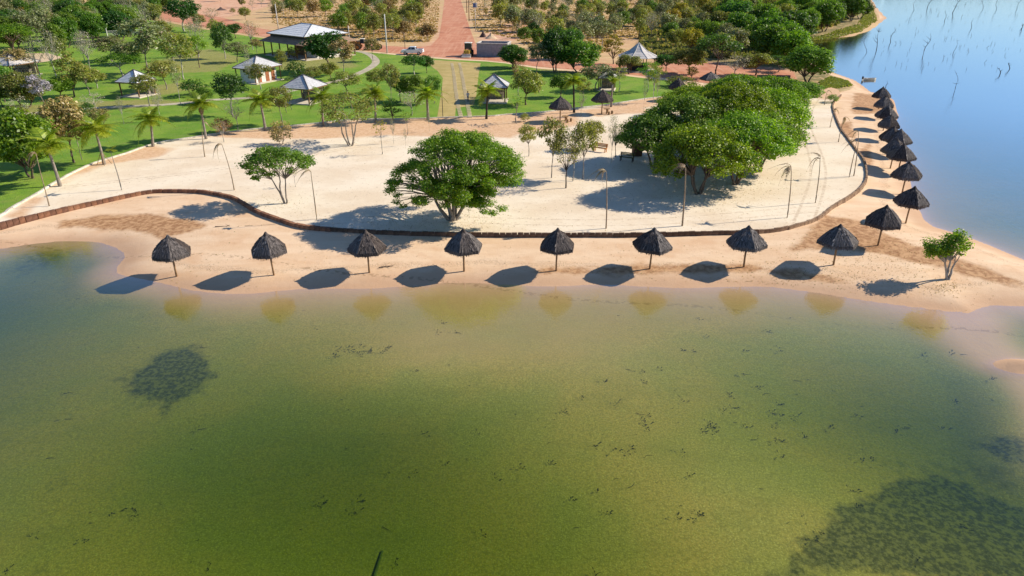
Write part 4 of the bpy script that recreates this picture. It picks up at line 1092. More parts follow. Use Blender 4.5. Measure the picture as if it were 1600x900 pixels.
# ------------------------------------------------------------------ trees of the park, by eye from the photograph
T = [
 ('umbrella', 25, 88, 33, 'bright', 75, 'broad bright green tree over the sandy clearing'),
 ('bare', 63, 123, 56, 'grey', 30, 'pale leaning bare trunk beside the sandy clearing'),
 ('bare', 88, 122, 40, 'grey', 38, 'tall pale bare tree on the back lawn, left side'),
 ('bare', 143, 115, 44, 'pale', 34, 'pale forked bare tree on the back lawn'),
 ('column', 117, 152, 74, 'olive', 36, 'dark olive columnar tree on the left lawn'),
 ('umbrella', 192, 122, 78, 'mid', 62, 'green spreading tree over the white-roofed left kiosk'),
 ('round', 152, 138, 108, 'olive', 30, 'dark low tree just left of the white-roofed kiosk'),
 ('sparse', 232, 116, 22, 'grey', 62, 'big grey-green thin-leaved tree with thick trunk'),
 ('open', 287, 124, 46, 'olive', 48, 'olive tree with pale trunk and reddish top'),
 ('bare', 272, 96, 42, 'rust', 22, 'rust-topped tree beside the olive one'),
 ('umbrella', 312, 106, 53, 'bright', 36, 'bright flat-topped small tree on open lawn'),
 ('round', 352, 92, 32, 'dark', 30, 'dark-crowned tree with slanting pale trunk by the road'),
 ('sparse', 372, 98, 62, 'grey', 34, 'grey thin tree left of the big pavilion'),
 ('round', 288, 49, -8, 'dark', 48, 'dark tree with pale trunk beside the bare red ground'),
 ('open', 313, 50, 20, 'olive', 20, 'small olive tree at the road edge, upper left'),
 ('bare', 333, 40, 10, 'grey', 24, 'bare small tree on the red ground, upper left'),
 ('round', 368, 60, 34, 'dark', 24, 'dark small tree by the road left of the pavilion'),
 ('bare', 395, 78, 28, 'brown', 26, 'brown thin tree at the left end of the pavilion'),
 ('sparse', 402, 84, 58, 'brown', 18, 'thin brown sapling at the pavilion corner'),
 ('dense', 42, 168, 108, 'olive', 56, 'dark brownish bushy tree at the left lawn'),
 ('sparse', 70, 170, 112, 'lilac', 36, 'lilac-grey blossoming tree on the left lawn'),
 ('round', 97, 156, 117, 'bright', 34, 'bright lime-green bushy tree beside the lilac one'),
 ('round', 116, 254, 146, 'brown', 56, 'yellow-brown leaning tree above the left palms'),
 ('dense', 50, 278, 162, 'bright', 86, 'large bright green tree at the left edge of the lawn'),
 ('round', -8, 282, 186, 'lime', 62, 'yellow-green tree cut by the left picture edge'),
 ('bare', 38, 196, 148, 'pale', 30, 'whitish bare small tree at the left edge'),
 ('sapling', 129, 250, 165, 'mid', 22, 'thin twin-stem sapling right of the yellow-brown tree'),
 ('bare', 194, 194, 148, 'grey', 12, 'thin bare trunk alone on the mid lawn'),
 ('bare', 150, 175, 142, 'pale', 34, 'twisted white leafless tree on the left lawn'),
 ('bush', 138, 182, 158, 'dark', 26, 'dark bush left of the twisted white tree'),
 ('bush', 158, 194, 166, 'brown', 32, 'brownish bush behind the second kerb palm'),
 ('open', 233, 166, 112, 'olive', 40, 'olive tree just right of the white-roofed left kiosk'),
 ('bare', 252, 190, 130, 'pale', 18, 'pale bare trunk on the striped lawn shadow'),
 ('tall', 283, 164, 96, 'grey', 16, 'very thin pale tree in mid lawn'),
 ('bush', 304, 150, 120, 'dark', 44, 'dark green bushy clump in mid lawn'),
 ('round', 322, 162, 134, 'mid', 26, 'green tree just behind the skirted palm'),
 ('open', 365, 182, 110, 'dark', 50, 'dark olive tree left of the white hut'),
 ('bare', 372, 206, 152, 'pale', 26, 'whitish bare shrub tree near the kerb'),
 ('bush', 348, 208, 182, 'rust', 28, 'reddish bush at the kerb'),
 ('bare', 394, 143, 72, 'grey', 14, 'leaning bare trunk in front of the white hut'),
 ('sparse', 408, 140, 96, 'olive', 36, 'thin-leaved tree in front of the white hut doors'),
 ('open', 441, 195, 132, 'olive', 36, 'slender dark-stemmed tree before the low kiosk'),
 ('sapling', 448, 176, 134, 'olive', 20, 'thin sapling at the low kiosk'),
 ('sapling', 456, 172, 136, 'mid', 16, 'thinnest sapling at the low kiosk corner'),
 ('bush', 465, 124, 92, 'dark', 30, 'dark green rounded bush behind the low kiosk'),
 ('round', 514, 112, 42, 'dark', 64, 'dark green tree hiding the pavilion right end'),
 ('round', 517, 126, 94, 'olive', 28, 'yellowish small tree behind the low kiosk'),
 ('sparse', 538, 118, 58, 'brown', 34, 'brown-leaved tree at the bend of the concrete path'),
 ('open', 583, 96, 57, 'brown', 24, 'orange-brown small tree in front of the orange grader'),
 ('column', 441, 107, 72, 'olive', 18, 'small olive tree in front of the pavilion'),
 ('column', 460, 94, 69, 'olive', 18, 'second small olive tree in front of the pavilion'),
 ('sparse', 490, 132, 102, 'olive', 26, 'thin olive tree between pavilion and low kiosk'),
 ('open', 542, 150, 108, 'olive', 46, 'olive tree beside the concrete path'),
 ('open', 648, 118, 82, 'dark', 38, 'dark leafy tree in front of the white pickup'),
 ('round', 667, 114, 84, 'dark', 20, 'dark round tree right of the pickup'),
 ('sparse', 612, 165, 96, 'olive', 26, 'tall thin tree in mid lawn left of the dry turf'),
 ('open', 590, 146, 106, 'olive', 34, 'small olive tree right of the concrete path'),
 ('round', 626, 158, 114, 'dark', 26, 'dark small tree in mid lawn left of the dry turf'),
 ('round', 648, 160, 112, 'mid', 36, 'green leafy tree at the left edge of the dry turf'),
 ('open', 678, 162, 116, 'mid', 26, 'thin green tree at the corner of the dry turf'),
 ('bare', 643, 181, 140, 'pale', 38, 'twisted tree with pale blossom near the kerb'),
 ('column', 614, 188, 150, 'dark', 26, 'dark green bushy tree at the kerb beside a palm'),
 ('tall', 810, 150, 92, 'rust', 24, 'rust-topped tree right of the kiosk'),
 ('round', 822, 164, 104, 'olive', 46, 'bushy olive tree right of the kiosk'),
 ('round', 876, 152, 112, 'mid', 30, 'round green tree behind the parasol with table'),
 ('sparse', 910, 160, 118, 'olive', 24, 'thin olive tree between two tall palms'),
 ('open', 932, 142, 96, 'grey', 50, 'grey thin-leaved tree beside the half-hidden kiosk'),
 ('tall', 967, 144, 102, 'olive', 24, 'tree with dark trunk right of the half-hidden kiosk'),
 ('tall', 1011, 144, 92, 'bright', 30, 'bright green tree below the round tent roof'),
 ('tall', 1023, 142, 96, 'bright', 24, 'second bright green tree below the round tent roof'),
 ('dense', 868, 112, 38, 'dark', 52, 'very dark tall tree right of the grey block wall'),
 ('dense', 905, 114, 56, 'mid', 62, 'large fresh green tree right of the very dark one'),
 ('round', 893, 92, 42, 'dark', 36, 'dark green tree behind the fresh green one'),
 ('open', 840, 114, 64, 'grey', 30, 'grey-olive tree with thin trunk by the road'),
 ('dense', 802, 106, 66, 'dark', 44, 'dark tree at the right end of the grey block wall'),
 ('column', 958, 100, 50, 'yellow', 28, 'tall yellow-green tree left of the round tent roof'),
 ('sparse', 940, 76, 28, 'grey', 42, 'grey bare-looking tree with red stem behind the park'),
 ('round', 982, 116, 82, 'olive', 34, 'olive tree in front of the round tent roof'),
 ('round', 1040, 112, 82, 'dark', 30, 'dark tree right of the round tent roof'),
 ('column', 1080, 124, 100, 'yellow', 15, 'bright yellow narrow shrub by the red road'),
 ('bush', 1066, 150, 131, 'flower', 24, 'orange-yellow flowering shrub beside the dark parasol'),
 ('bush', 1080, 150, 136, 'flower', 14, 'small orange-yellow flowering shrub, right one of the pair'),
 ('bush', 1062, 136, 116, 'olive', 46, 'olive shrub behind the flowering shrubs'),
 ('umbrella', 1118, 120, 48, 'dark', 66, 'broad dark tree shading the red road'),
 ('round', 1076, 116, 70, 'olive', 48, 'olive-yellow tree at the red road'),
 ('bare', 1148, 122, 82, 'pale', 44, 'whitish leafless tree on the red road'),
 ('round', 1180, 118, 78, 'olive', 48, 'olive dark tree at the right end of the red road'),
 ('open', 1215, 112, 84, 'dark', 40, 'dark thin tree on the patch of red ground'),
 ('dense', 1262, 128, 64, 'mid', 70, 'big round green tree on the point above the lake'),
 ('dense', 1232, 104, 40, 'bright', 60, 'bright dense tree behind the one on the lake point'),
 ('dense', 1240, 160, 120, 'mid', 78, 'wide low tree at the far tip of the sand'),
 ('bush', 1300, 160, 146, 'mid', 20, 'small green shrub at the far tip of the sand'),
 ('umbrella', 8, 160, 100, 'mid', 40, 'green tree over the kiosk at the left picture edge'),
 ('sparse', 30, 118, 72, 'brown', 40, 'brown thin tree at the sandy clearing'),
 ('round', 4, 168, 128, 'mid', 30, 'green low tree below the left edge kiosk'),
 ('sparse', 140, 150, 96, 'olive', 40, 'thin tree between columnar tree and kiosk'),
 ('sparse', 260, 140, 88, 'olive', 44, 'olive thin tree above the mid lawn'),
 ('round', 210, 100, 60, 'grey', 44, 'greyish dense tree left of the big thin-leaved tree'),
 ('sparse', 176, 96, 52, 'grey', 44, 'grey thin tree by the volleyball net'),
]
for (kd, x, y, tp, lf, w_, lb) in T:
    tree(kd, x, y, tp, lf, lb, wpx=w_, bark='pale' if ('pale' in lb or 'whit' in lb) else None)

# ------------------------------------------------------------------ scrub, thicket and wood behind
def inside(p, poly): return sdist(np.array([p]), poly)[0] > 0
PLACED = []
SCATTERED = []
def scatter(poly, n, mind, choices, group, seed, hscale, avoid=()):
    """choices: (kind, leaf, weight, (hmin,hmax) metres, width/height, label)"""
    rg = random.Random(seed); x0, x1 = min(p[0] for p in poly), max(p[0] for p in poly); y0, y1 = min(p[1] for p in poly), max(p[1] for p in poly)
    k = tries = 0
    while k < n and tries < n * 40:
        tries += 1
        x, y = rg.uniform(x0, x1), rg.uniform(y0, y1)
        if not inside((x, y), poly) or any(inside((x, y), a) for a in avoid): continue
        dm = mind * (0.55 + y / 70.0) * (rg.uniform(.35, 1.5) if 'lawn' not in group else 1.0)
        if any(abs(x - q[0]) < dm and abs(y - q[1]) < dm * .45 for q in PLACED): continue
        PLACED.append((x, y)); k += 1
        kd, lf, _, (h0, h1), wh, lb = rg.choices(choices, [c[2] for c in choices])[0]
        p = P(x, y, 0.88); p.z = gz(p.x, p.y); h = rg.uniform(h0, h1) * hscale
        ms = rg.choice(KIND[kd]); tm, cm, H, Rw = ms
        sx = h * wh * rg.uniform(.85, 1.2) / (2.05 * Rw)
        r = empty(NAMES[kd], p, rg.uniform(0, 6.28), lb, 'bush' if kd == 'bush' else 'tree', group, (sx, sx, h / H))
        link('trunk', tm, r); SCATTERED.append((r, x, y, lb, group))
        if cm is not None:
            o = link('crown', cm, r); o.material_slots[0].link = 'OBJECT'; o.material_slots[0].material = LEAF[lf]
ROADS = [[(672, 100), (672, -40), (738, -40), (752, 60), (800, 70), (800, 100)]]
KEEP = [[(405, 30), (525, 30), (525, 95), (405, 95)], [(540, 52), (665, 70), (665, 95), (540, 90)], [(718, 40), (800, 45), (800, 95), (718, 95)], [(960, 66), (1040, 66), (1040, 105), (960, 105)]]
sl = [('scrub', 'olive', 5, (3.8, 8), .8, 'olive scrub tree in dry grass left of the red road'), ('scrub', 'brown', 2, (4.5, 7), .95, 'tan half-dry scrub tree in dry grass left of the red road'), ('scrub', 'mid', 2.5, (5, 7), .9, 'green bushy tree in dry grass left of the red road'), ('round', 'dark', 1.5, (5, 7), .8, 'dark green tree in dry grass left of the red road'), ('sparse', 'olive', 3.5, (4.5, 8), .65, 'wispy olive tree in dry grass left of the red road'), ('bare', 'grey', 2, (4, 7), .65, 'leafless grey tree in dry grass left of the red road'), ('bush', 'olive', 2, (2, 3.2), 1.2, 'low olive bush in dry grass left of the red road')]
scatter([(420, 40), (425, -30), (690, -30), (688, 40), (672, 66), (600, 66), (540, 58), (440, 36)], 150, 6.5, sl, 'scrub trees in the dry field left of the red road', 41, 1.0, ROADS + KEEP)
sr = [('scrub', 'grey', 5, (3.8, 8), .8, 'greyish scrub tree in dry grass right of the red road'), ('scrub', 'olive', 5, (3.8, 8), .8, 'olive scrub tree in dry grass right of the red road'), ('round', 'mid', 2.5, (4.5, 6.5), .75, 'green tree in dry grass right of the red road'), ('sparse', 'grey', 3.5, (4.5, 8), .65, 'wispy grey tree in dry grass right of the red road'), ('bare', 'grey', 3.5, (4, 7.5), .65, 'leafless grey tree in dry grass right of the red road'), ('column', 'yellow', 1, (4, 6), .5, 'yellow-green narrow tree right of the red road'), ('round', 'dark', 1, (4, 6), .8, 'dark green tree in dry grass right of the red road')]
scatter([(745, 48), (730, -30), (1010, -30), (1030, 60), (970, 62), (940, 80), (850, 86), (800, 64)], 180, 7, sr, 'scrub trees in the dry field right of the red road', 42, 1.0, ROADS + KEEP)
tl = [('dense', 'dark', 4, (7, 9), .95, 'dark dense tree in the thicket at the upper left'), ('dense', 'mid', 5, (6, 9), .95, 'mid green dense tree in the thicket at the upper left'), ('sparse', 'grey', 5, (7, 10), .7, 'grey thin tree in the thicket at the upper left'), ('bare', 'grey', 4, (7, 10), .6, 'leafless pale tree in the thicket at the upper left'), ('round', 'bright', 2, (6, 8), .85, 'bright green tree in the thicket at the upper left'), ('round', 'olive', 3, (6, 8), .8, 'olive tree in the thicket at the upper left'), ('round', 'yellow', 1, (6, 8), .8, 'yellow-green tree in the thicket at the upper left')]
scatter([(-60, 84), (-60, -30), (262, -30), (262, 12), (252, 40), (225, 62), (160, 66), (100, 80), (40, 82)], 175, 6.5, tl, 'trees of the thicket at the upper left', 43, 1.0, [])
wr = [('dense', 'mid', 5, (7, 10), 1.0, 'green dense tree in the wood beside the lake'), ('dense', 'dark', 3.5, (7, 10), 1.0, 'dark dense tree in the wood beside the lake'), ('dense', 'bright', 5, (6, 9), 1.0, 'bright green dense tree in the wood beside the lake'), ('round', 'olive', 3, (6, 9), .9, 'olive tree in the wood beside the lake')]
scatter([(1140, 86), (1130, 40), (1180, 0), (1200, -40), (1350, -40), (1352, 10), (1345, 28), (1305, 46), (1240, 58), (1236, 96), (1200, 106)], 100, 9, wr, 'trees of the wood beside the lake', 44, 1.0, [])
wm_ = [('round', 'mid', 4, (5, 8), .85, 'green tree between the dry field and the lake wood'), ('scrub', 'grey', 4, (4.5, 7), .9, 'greyish tree between the dry field and the lake wood'), ('round', 'olive', 4, (5, 8), .85, 'olive tree between the dry field and the lake wood'), ('bare', 'grey', 2.5, (5, 8), .7, 'leafless tree between the dry field and the lake wood'), ('round', 'yellow', 1.2, (5, 7), .8, 'yellow-green tree between the dry field and the lake wood'), ('dense', 'dark', 1.5, (6, 8), .95, 'dark tree between the dry field and the lake wood')]
scatter([(1000, 90), (1000, -40), (1200, -40), (1180, 20), (1140, 60), (1150, 96), (1060, 98), (1036, 66)], 120, 8, wm_, 'trees between the dry field and the lake wood', 45, 1.0, KEEP)
tr2 = [('scrub', 'olive', 3, (4, 6), .9, 'olive tree by the bare ground at the upper left'), ('bare', 'grey', 3, (4, 6), .7, 'leafless tree by the bare ground at the upper left'), ('bush', 'olive', 2, (1.5, 2.4), 1.2, 'low bush by the bare ground at the upper left')]
scatter([(262, 12), (262, -30), (430, -30), (430, 30), (400, 38), (330, 8)], 24, 12, tr2, 'trees by the bare ground at the upper left', 46, 1.0, [])

lw_ = [('sparse', 'olive', 4, (5, 7.5), .8, 'olive thin-leaved tree on the left lawn'), ('open', 'olive', 3, (5, 7), .75, 'olive open tree on the left lawn'), ('bare', 'grey', 3, (5, 8), .6, 'pale leafless tree on the left lawn'), ('round', 'mid', 2, (4, 6), .85, 'green leafy tree on the left lawn'), ('bush', 'brown', 1.5, (2, 3), 1.1, 'brownish bush on the left lawn'), ('round', 'bright', 1, (4, 5.5), .9, 'bright green tree on the left lawn')]
PLACED += [(q[1], q[2]) for q in T]
scatter([(-30, 225), (-30, 95), (60, 110), (160, 70), (250, 48), (345, 60), (350, 100), (300, 125), (330, 180), (240, 200), (130, 232), (60, 250)], 30, 18, lw_, 'trees scattered over the left lawn', 47, 1.0, [[(155, 95), (245, 95), (245, 205), (155, 205)]])
lw2 = [('sparse', 'olive', 4, (3.5, 5), .75, 'olive thin-leaved tree on the middle lawn'), ('open', 'mid', 2, (3.5, 5), .75, 'green open tree on the middle lawn'), ('sapling', 'olive', 2, (3, 4.5), .4, 'thin sapling on the middle lawn'), ('round', 'dark', 1, (3.5, 5), .85, 'dark leafy tree on the middle lawn')]
scatter([(512, 150), (560, 135), (620, 132), (678, 140), (675, 168), (600, 176), (520, 176)], 7, 20, lw2, 'trees scattered over the middle lawn', 48, 1.0, [[(430, 115), (502, 115), (502, 170), (430, 170)]])
MARKS = {'scrub trees in the dry field left of the red road': [('the tall white pole', 605, 70), ('the big pavilion roof', 470, 40), ('the far white pole', 435, 30), ('the road edge', 686, 30), ('the motor grader', 565, 60), ('the upper edge', 560, 0), ('the white pickup', 645, 74)],
 'scrub trees in the dry field right of the red road': [('the sign box pole', 743, 30), ('the grey block wall', 775, 68), ('the very dark tall tree', 868, 50), ('the round tent roof', 985, 66), ('the brown road poles', 733, 10), ('the yellow-green tree', 958, 50), ('the red-stemmed tree', 935, 30), ('the upper edge', 860, 0)],
 'trees of the thicket at the upper left': [('the sandy clearing', 50, 84), ('the volleyball net', 190, 60), ('the bare red ground', 255, 20), ('the upper left corner', 0, 0), ('the broad bright tree', 25, 50), ('the upper edge', 140, 0), ('the tall pale bare tree', 88, 50)],
 'trees of the wood beside the lake': [('the far grassy bank', 1300, 52), ('the wooded headland tip', 1352, 10), ('the bright dense tree', 1232, 50), ('the red ground patch', 1200, 100), ('the dark road tree', 1130, 60), ('the upper edge', 1230, 0)],
 'trees between the dry field and the lake wood': [('the round tent roof', 1020, 70), ('the dark road tree', 1110, 60), ('the red road', 1070, 92), ('the upper edge', 1090, 0), ('the red-stemmed tree', 985, 30), ('the lake wood', 1170, 25)],
 'trees by the bare ground at the upper left': [('the dark heap', 345, 16), ('the big pavilion roof', 420, 34), ('the pale-trunked dark tree', 288, 10), ('the far white pole', 430, 0)],
 'trees scattered over the left lawn': [('the white-roofed kiosk', 200, 140), ('the lilac blossoming tree', 70, 140), ('the columnar tree', 117, 120), ('the flat-topped bright tree', 312, 80), ('the second kerb palm', 163, 210), ('the third kerb palm', 238, 200), ('the left edge kiosk', 0, 110), ('the thick-trunked grey tree', 232, 70)],
 'trees scattered over the middle lawn': [('the concrete path bend', 580, 100), ('the low kiosk', 470, 140), ('the dry turf', 668, 160), ('the many-stemmed tree', 540, 170)]}
ORD = ['nearest', 'second nearest', 'third nearest', 'fourth nearest', 'fifth nearest', 'sixth nearest', 'seventh nearest', 'eighth nearest', 'ninth nearest', 'tenth nearest', 'eleventh nearest', 'twelfth nearest'] + [w + ' nearest' for w in 'thirteenth fourteenth fifteenth sixteenth seventeenth eighteenth nineteenth twentieth twenty-first twenty-second twenty-third twenty-fourth twenty-fifth twenty-sixth twenty-seventh twenty-eighth twenty-ninth thirtieth thirty-first thirty-second thirty-third thirty-fourth thirty-fifth thirty-sixth'.split()]
bins = {}
for r, x, y, lb, grp in SCATTERED:
    mk = min(MARKS[grp], key=lambda q: (q[1] - x) ** 2 + 4 * (q[2] - y) ** 2)
    look = lb.split(' in ')[0].split(' between ')[0].split(' right of')[0].split(' by the')[0].split(' on the')[0]
    bins.setdefault((grp, look, mk[0]), []).append((((mk[1] - x) ** 2 + 4 * (mk[2] - y) ** 2), r))
AREA = {'scrub trees in the dry field left of the red road': 'left dry field', 'scrub trees in the dry field right of the red road': 'right dry field', 'trees of the thicket at the upper left': 'thicket', 'trees of the wood beside the lake': 'lake wood', 'trees between the dry field and the lake wood': 'mixed growth', 'trees by the bare ground at the upper left': 'bare ground', 'trees scattered over the left lawn': 'left lawn', 'trees scattered over the middle lawn': 'middle lawn'}
for (grp, look, mk), lst in bins.items():
    lst.sort(key=lambda q: q[0])
    for i, (_, r) in enumerate(lst):
        r['label'] = '%s, %s %s to %s' % (look, AREA[grp], ORD[min(i, 35)], mk)
# ------------------------------------------------------------------ roofs, kiosks and buildings
def tile_mat(name, c, c2):
    t = NT(name); tc = t.n('TexCoord').outputs['Object']
    f = t.noise(1.2, 4, 0.65, tc); f2 = t.noise(9, 3, 0.7, tc)
    t.color(t.mix(t.ramp(t.math('ADD', t.math('MULTIPLY', f, .6), t.math('MULTIPLY', f2, .4)), 0.35, 0.65), c, c2)); t.rough(0.75, 0, 0.3)
    return t.mat
M_tile = tile_mat('roof_tile_grey', (0.46, 0.46, 0.48), (0.64, 0.64, 0.66))
M_tent = tile_mat('roof_sheet_pale', (0.50, 0.47, 0.46), (0.62, 0.59, 0.57))
M_metal = tile_mat('roof_metal_white', (0.62, 0.64, 0.68), (0.74, 0.76, 0.79))
M_brown_roof = tile_mat('roof_tile_brown', (0.30, 0.20, 0.13), (0.42, 0.28, 0.19))
M_ridge = plain('ridge_dark', (0.10, 0.10, 0.115), 0.7, 0.2)
M_white = plain('wall_white', (0.76, 0.73, 0.67), 0.85, 0.12, 1.5)
M_beige = plain('wall_beige', (0.44, 0.37, 0.27), 0.85, 0.15, 1.5)
M_slab = plain('slab_concrete', (0.60, 0.53, 0.43), 0.9, 0.15, 1.2)
M_timber = plain('timber_brown', (0.20, 0.115, 0.06), 0.8, 0.25, 4)
M_door = plain('door_red_brown', (0.36, 0.13, 0.06), 0.7, 0.2, 3)
M_dark = plain('dark_paint', (0.035, 0.035, 0.04), 0.6, 0.2)
M_blockwall = plain('block_grey', (0.30, 0.31, 0.34), 0.9, 0.15, 1.5)
M_cap = plain('cap_concrete', (0.62, 0.58, 0.52), 0.9, 0.12, 2)
M_counter = plain('counter_stone', (0.30, 0.26, 0.21), 0.6, 0.2, 4)
def roof_face(m, a, b, c, d, courses, step=0.035, thick=0.05, per=0.35):
    """stepped courses from eave a-b up to ridge d-c, each course split into tiles of slightly different tilt"""
    a, b, c, d = map(Vector, (a, b, c, d))
    nrm = (b - a).cross(d - a).normalized()
    if nrm.z < 0: nrm = -nrm
    for i in range(courses):
        u0, u1 = i / courses, min(1.0, (i + 1.12) / courses)
        l0, r0, l1, r1 = a.lerp(d, u0), b.lerp(c, u0), a.lerp(d, u1), b.lerp(c, u1)
        n = max(1, int((r0 - l0).length / per))
        for k in range(n):
            s0_, s1_ = k / n, (k + 0.97) / n
            hump = 0.012 if k % 2 else 0.0
            q = [l0.lerp(r0, s0_) + nrm * (step + hump), l0.lerp(r0, s1_) + nrm * (step + hump), l1.lerp(r1, s1_) + nrm * (.004 + hump), l1.lerp(r1, s0_) + nrm * (.004 + hump)]
            e = [q[0] - nrm * (step + hump + .01), q[1] - nrm * (step + hump + .01)]
            m.add(q + e, [(0, 1, 2, 3), (4, 5, 1, 0)])
    m.add([a, b, c, d], [(0, 3, 2, 1)])
def hip_roof(parent, w, d, ze, za, ridge, mat, capmat, courses=9, name='roof', per=0.35, caps=(0, 1, 2, 3)):
    """w along x, d along y, eave height ze, ridge height za, ridge length along x"""
    e = [(-w / 2, -d / 2, ze), (w / 2, -d / 2, ze), (w / 2, d / 2, ze), (-w / 2, d / 2, ze)]
    k = [(-ridge / 2, 0, za), (ridge / 2, 0, za)]
    m = MB()
    roof_face(m, e[0], e[1], k[1], k[0], courses, per=per); roof_face(m, e[2], e[3], k[0], k[1], courses, per=per)
    roof_face(m, e[1], e[2], k[1], k[1], courses, per=per); roof_face(m, e[3], e[0], k[0], k[0], courses, per=per)
    ro = m.build(name, mat, parent)
    f = MB(); f.box((0, -d / 2 + .03, ze - .09), (w, .05, .16)); f.box((0, d / 2 - .03, ze - .09), (w, .05, .16)); f.box((-w / 2 + .03, 0, ze - .09), (.05, d - .12, .16)); f.box((w / 2 - .03, 0, ze - .09), (.05, d - .12, .16))
    f.build('fascia', M_timber, ro)
    for i, kk in ((0, 0), (1, 1), (2, 1), (3, 0)):
        if i in caps:
            c = MB(); c.tube([Vector(e[i]) + Vector((0, 0, .05)), Vector(k[kk]) + Vector((0, 0, .07))], 0.09, 5); c.build('ridge_cap', capmat, ro)
    if ridge > 0.1:
        c = MB(); c.tube([Vector(k[0]) + Vector((0, 0, .07)), Vector(k[1]) + Vector((0, 0, .07))], 0.09, 5); c.build('ridge_cap', mat, ro)
    return ro
def kiosk(loc, rz, w, d, label, ze=2.5, za=4.2, closed=False, mat=None):
    r = empty('picnic_kiosk', loc, rz, label, 'kiosk', 'open picnic kiosks on the lawn')
    hip_roof(r, w, d, ze, za, 0.0, mat or M_tile, M_ridge, 9, caps=(1, 2, 3, 0))
    s = MB(); s.box((0, 0, 0.06), (w * .93, d * .93, 0.26)); bevel(s.build('floor_slab', M_slab, r), 0.02)
    for sx in (-1, 1):
        for sy in (-1, 1):
            p = MB(); p.box((sx * w * .40, sy * d * .40, 1.30), (.17, .17, 2.26)); p.build('post', M_timber, r)
    b = MB(); b.box((0, d * .40, 1.32), (w * .70, .14, 2.26)); b.build('back_wall', M_beige, r)
    b = MB(); b.box((0, d * .28, 1.08), (w * .62, .62, .09)); b.box((-w * .27, d * .28, .62), (.16, .5, .83)); b.box((w * .27, d * .28, .62), (.16, .5, .83)); b.box((0, d * .30, .62), (.16, .4, .83)); b.build('counter', M_counter, r)
    b = MB(); b.box((w * .1, d * .33, 1.50), (w * .22, .4, .75), top=.7); b.build('barbecue', M_counter, r)
    return r
def corner_pose(pa, pb, z):
    """centre line of the near eave between two picture points at height z"""
    a, b = P(*pa, z), P(*pb, z); d = b - a
    return a, b, math.atan2(d.y, d.x), d.length
def kiosk_at(pa, pb, zeave, label, za=1.7, depth=None, **kw):
    a, b, rz, L = corner_pose(pa, pb, ZT + zeave)
    n = Vector((-math.sin(rz), math.cos(rz), 0)); c = (a + b) / 2 + n * (depth or L) / 2
    return kiosk(Vector((c.x, c.y, ZT)), rz, L, depth or L, label, ze=zeave, za=zeave + za, **kw)
kiosk_at((437, 137), (482, 140), 2.5, 'open kiosk with grey tiled hip roof beside the staked palm')
kiosk_at((747.5, 137), (793, 137.5), 2.5, 'open kiosk with grey tiled roof at the edge of the dry turf')
kiosk_at((179, 128), (213, 130), 2.5, 'white-roofed kiosk half hidden by trees on the left lawn', mat=M_metal)
kiosk_at((-34, 101), (14, 103), 2.5, 'pale-roofed kiosk cut by the left picture edge', mat=M_tent)
kiosk_at((933, 122), (962, 123), 2.2, 'kiosk hidden behind grey tree and thatched parasol', za=1.1, depth=3.4)

# toilet hut: white walls, reddish doors
a, b, rz, L = corner_pose((362.5, 106), (396, 109), ZT + 2.7)
hut = empty('white_hut', (0, 0, 0), rz, 'small white hut with grey tiled roof and reddish doors', 'hut')
W_, D_ = L, L * 1.35
n = Vector((-math.sin(rz), math.cos(rz), 0)); c = (a + b) / 2 + n * D_ / 2; hut.location = (c.x, c.y, ZT)
hip_roof(hut, W_, D_, 2.7, 4.5, 0.0, M_tile, M_ridge, 9)
s = MB(); s.box((0.2, 0, 0.05), (W_ * .96, D_ * .96, .25)); s.build('floor_slab', M_slab, hut)
wl = MB(); ww, wd = W_ * .70, D_ * .72
wl.box((0, 0, 1.42), (ww, wd, 2.48)); wall_o = wl.build('wall', M_white, hut)
for k, u in enumerate((-.32, .05, .33)):
    q = MB(); q.box((ww / 2 + .025, wd * u, 1.22), (.06, .85, 2.05)); dd_ = q.build('door', M_door, hut)
    q = MB(); q.box((ww / 2 + .075, wd * u + .3, 1.2), (.04, .05, .12)); q.build('handle', M_dark, dd_)
for u in (-.22, .22):
    q = MB(); q.box((ww * u, -wd / 2 - .02, 2.1), (.55, .05, .5)); q.build('window', M_dark, hut)
for sx, sy in ((-1, -1), (1, -1), (1, 1)):
    q = MB(); q.box((sx * W_ * .44, sy * D_ * .44, 1.37), (.14, .14, 2.4)); q.build('post', M_timber, hut)

# big pavilion with two-tier roof
a, b, rz, L = corner_pose((416, 51.5), (475, 58), ZT + 5.0)
c2 = P(521, 50, ZT + 5.0); Dv = (c2 - b).length
pav = empty('pavilion', (0, 0, 0), rz, 'big open pavilion with two-tier roof, pale metal above brown tiles', 'pavilion')
D_ = max(8.0, min(14.0, Dv)); n = Vector((-math.sin(rz), math.cos(rz), 0)); c = (a + b) / 2 + n * D_ / 2; pav.location = (c.x, c.y, ZT)
hip_roof(pav, L, D_, 5.0, 7.0, max(0.5, L - D_ * .85), M_metal, M_ridge, 7, 'upper_roof', 0.8, caps=(0, 1, 2, 3))
sk = MB(); o_, i_ = 1.5, -0.6
ex = [(-L / 2 - o_, -D_ / 2 - o_, 3.3), (L / 2 + o_, -D_ / 2 - o_, 3.3), (L / 2 + o_, D_ / 2 + o_, 3.3), (-L / 2 - o_, D_ / 2 + o_, 3.3)]
ix = [(-L / 2 - i_, -D_ / 2 - i_, 4.35), (L / 2 + i_, -D_ / 2 - i_, 4.35), (L / 2 + i_, D_ / 2 + i_, 4.35), (-L / 2 - i_, D_ / 2 + i_, 4.35)]
for k in range(4): roof_face(sk, ex[k], ex[(k + 1) % 4], ix[(k + 1) % 4], ix[k], 6, per=0.7)
sk.build('lower_roof', M_brown_roof, pav)
q = MB(); q.box((0, 0, 4.55), (L + i_ * 2.0, D_ + i_ * 2.0, .85)); q.build('dark_band', M_dark, pav)
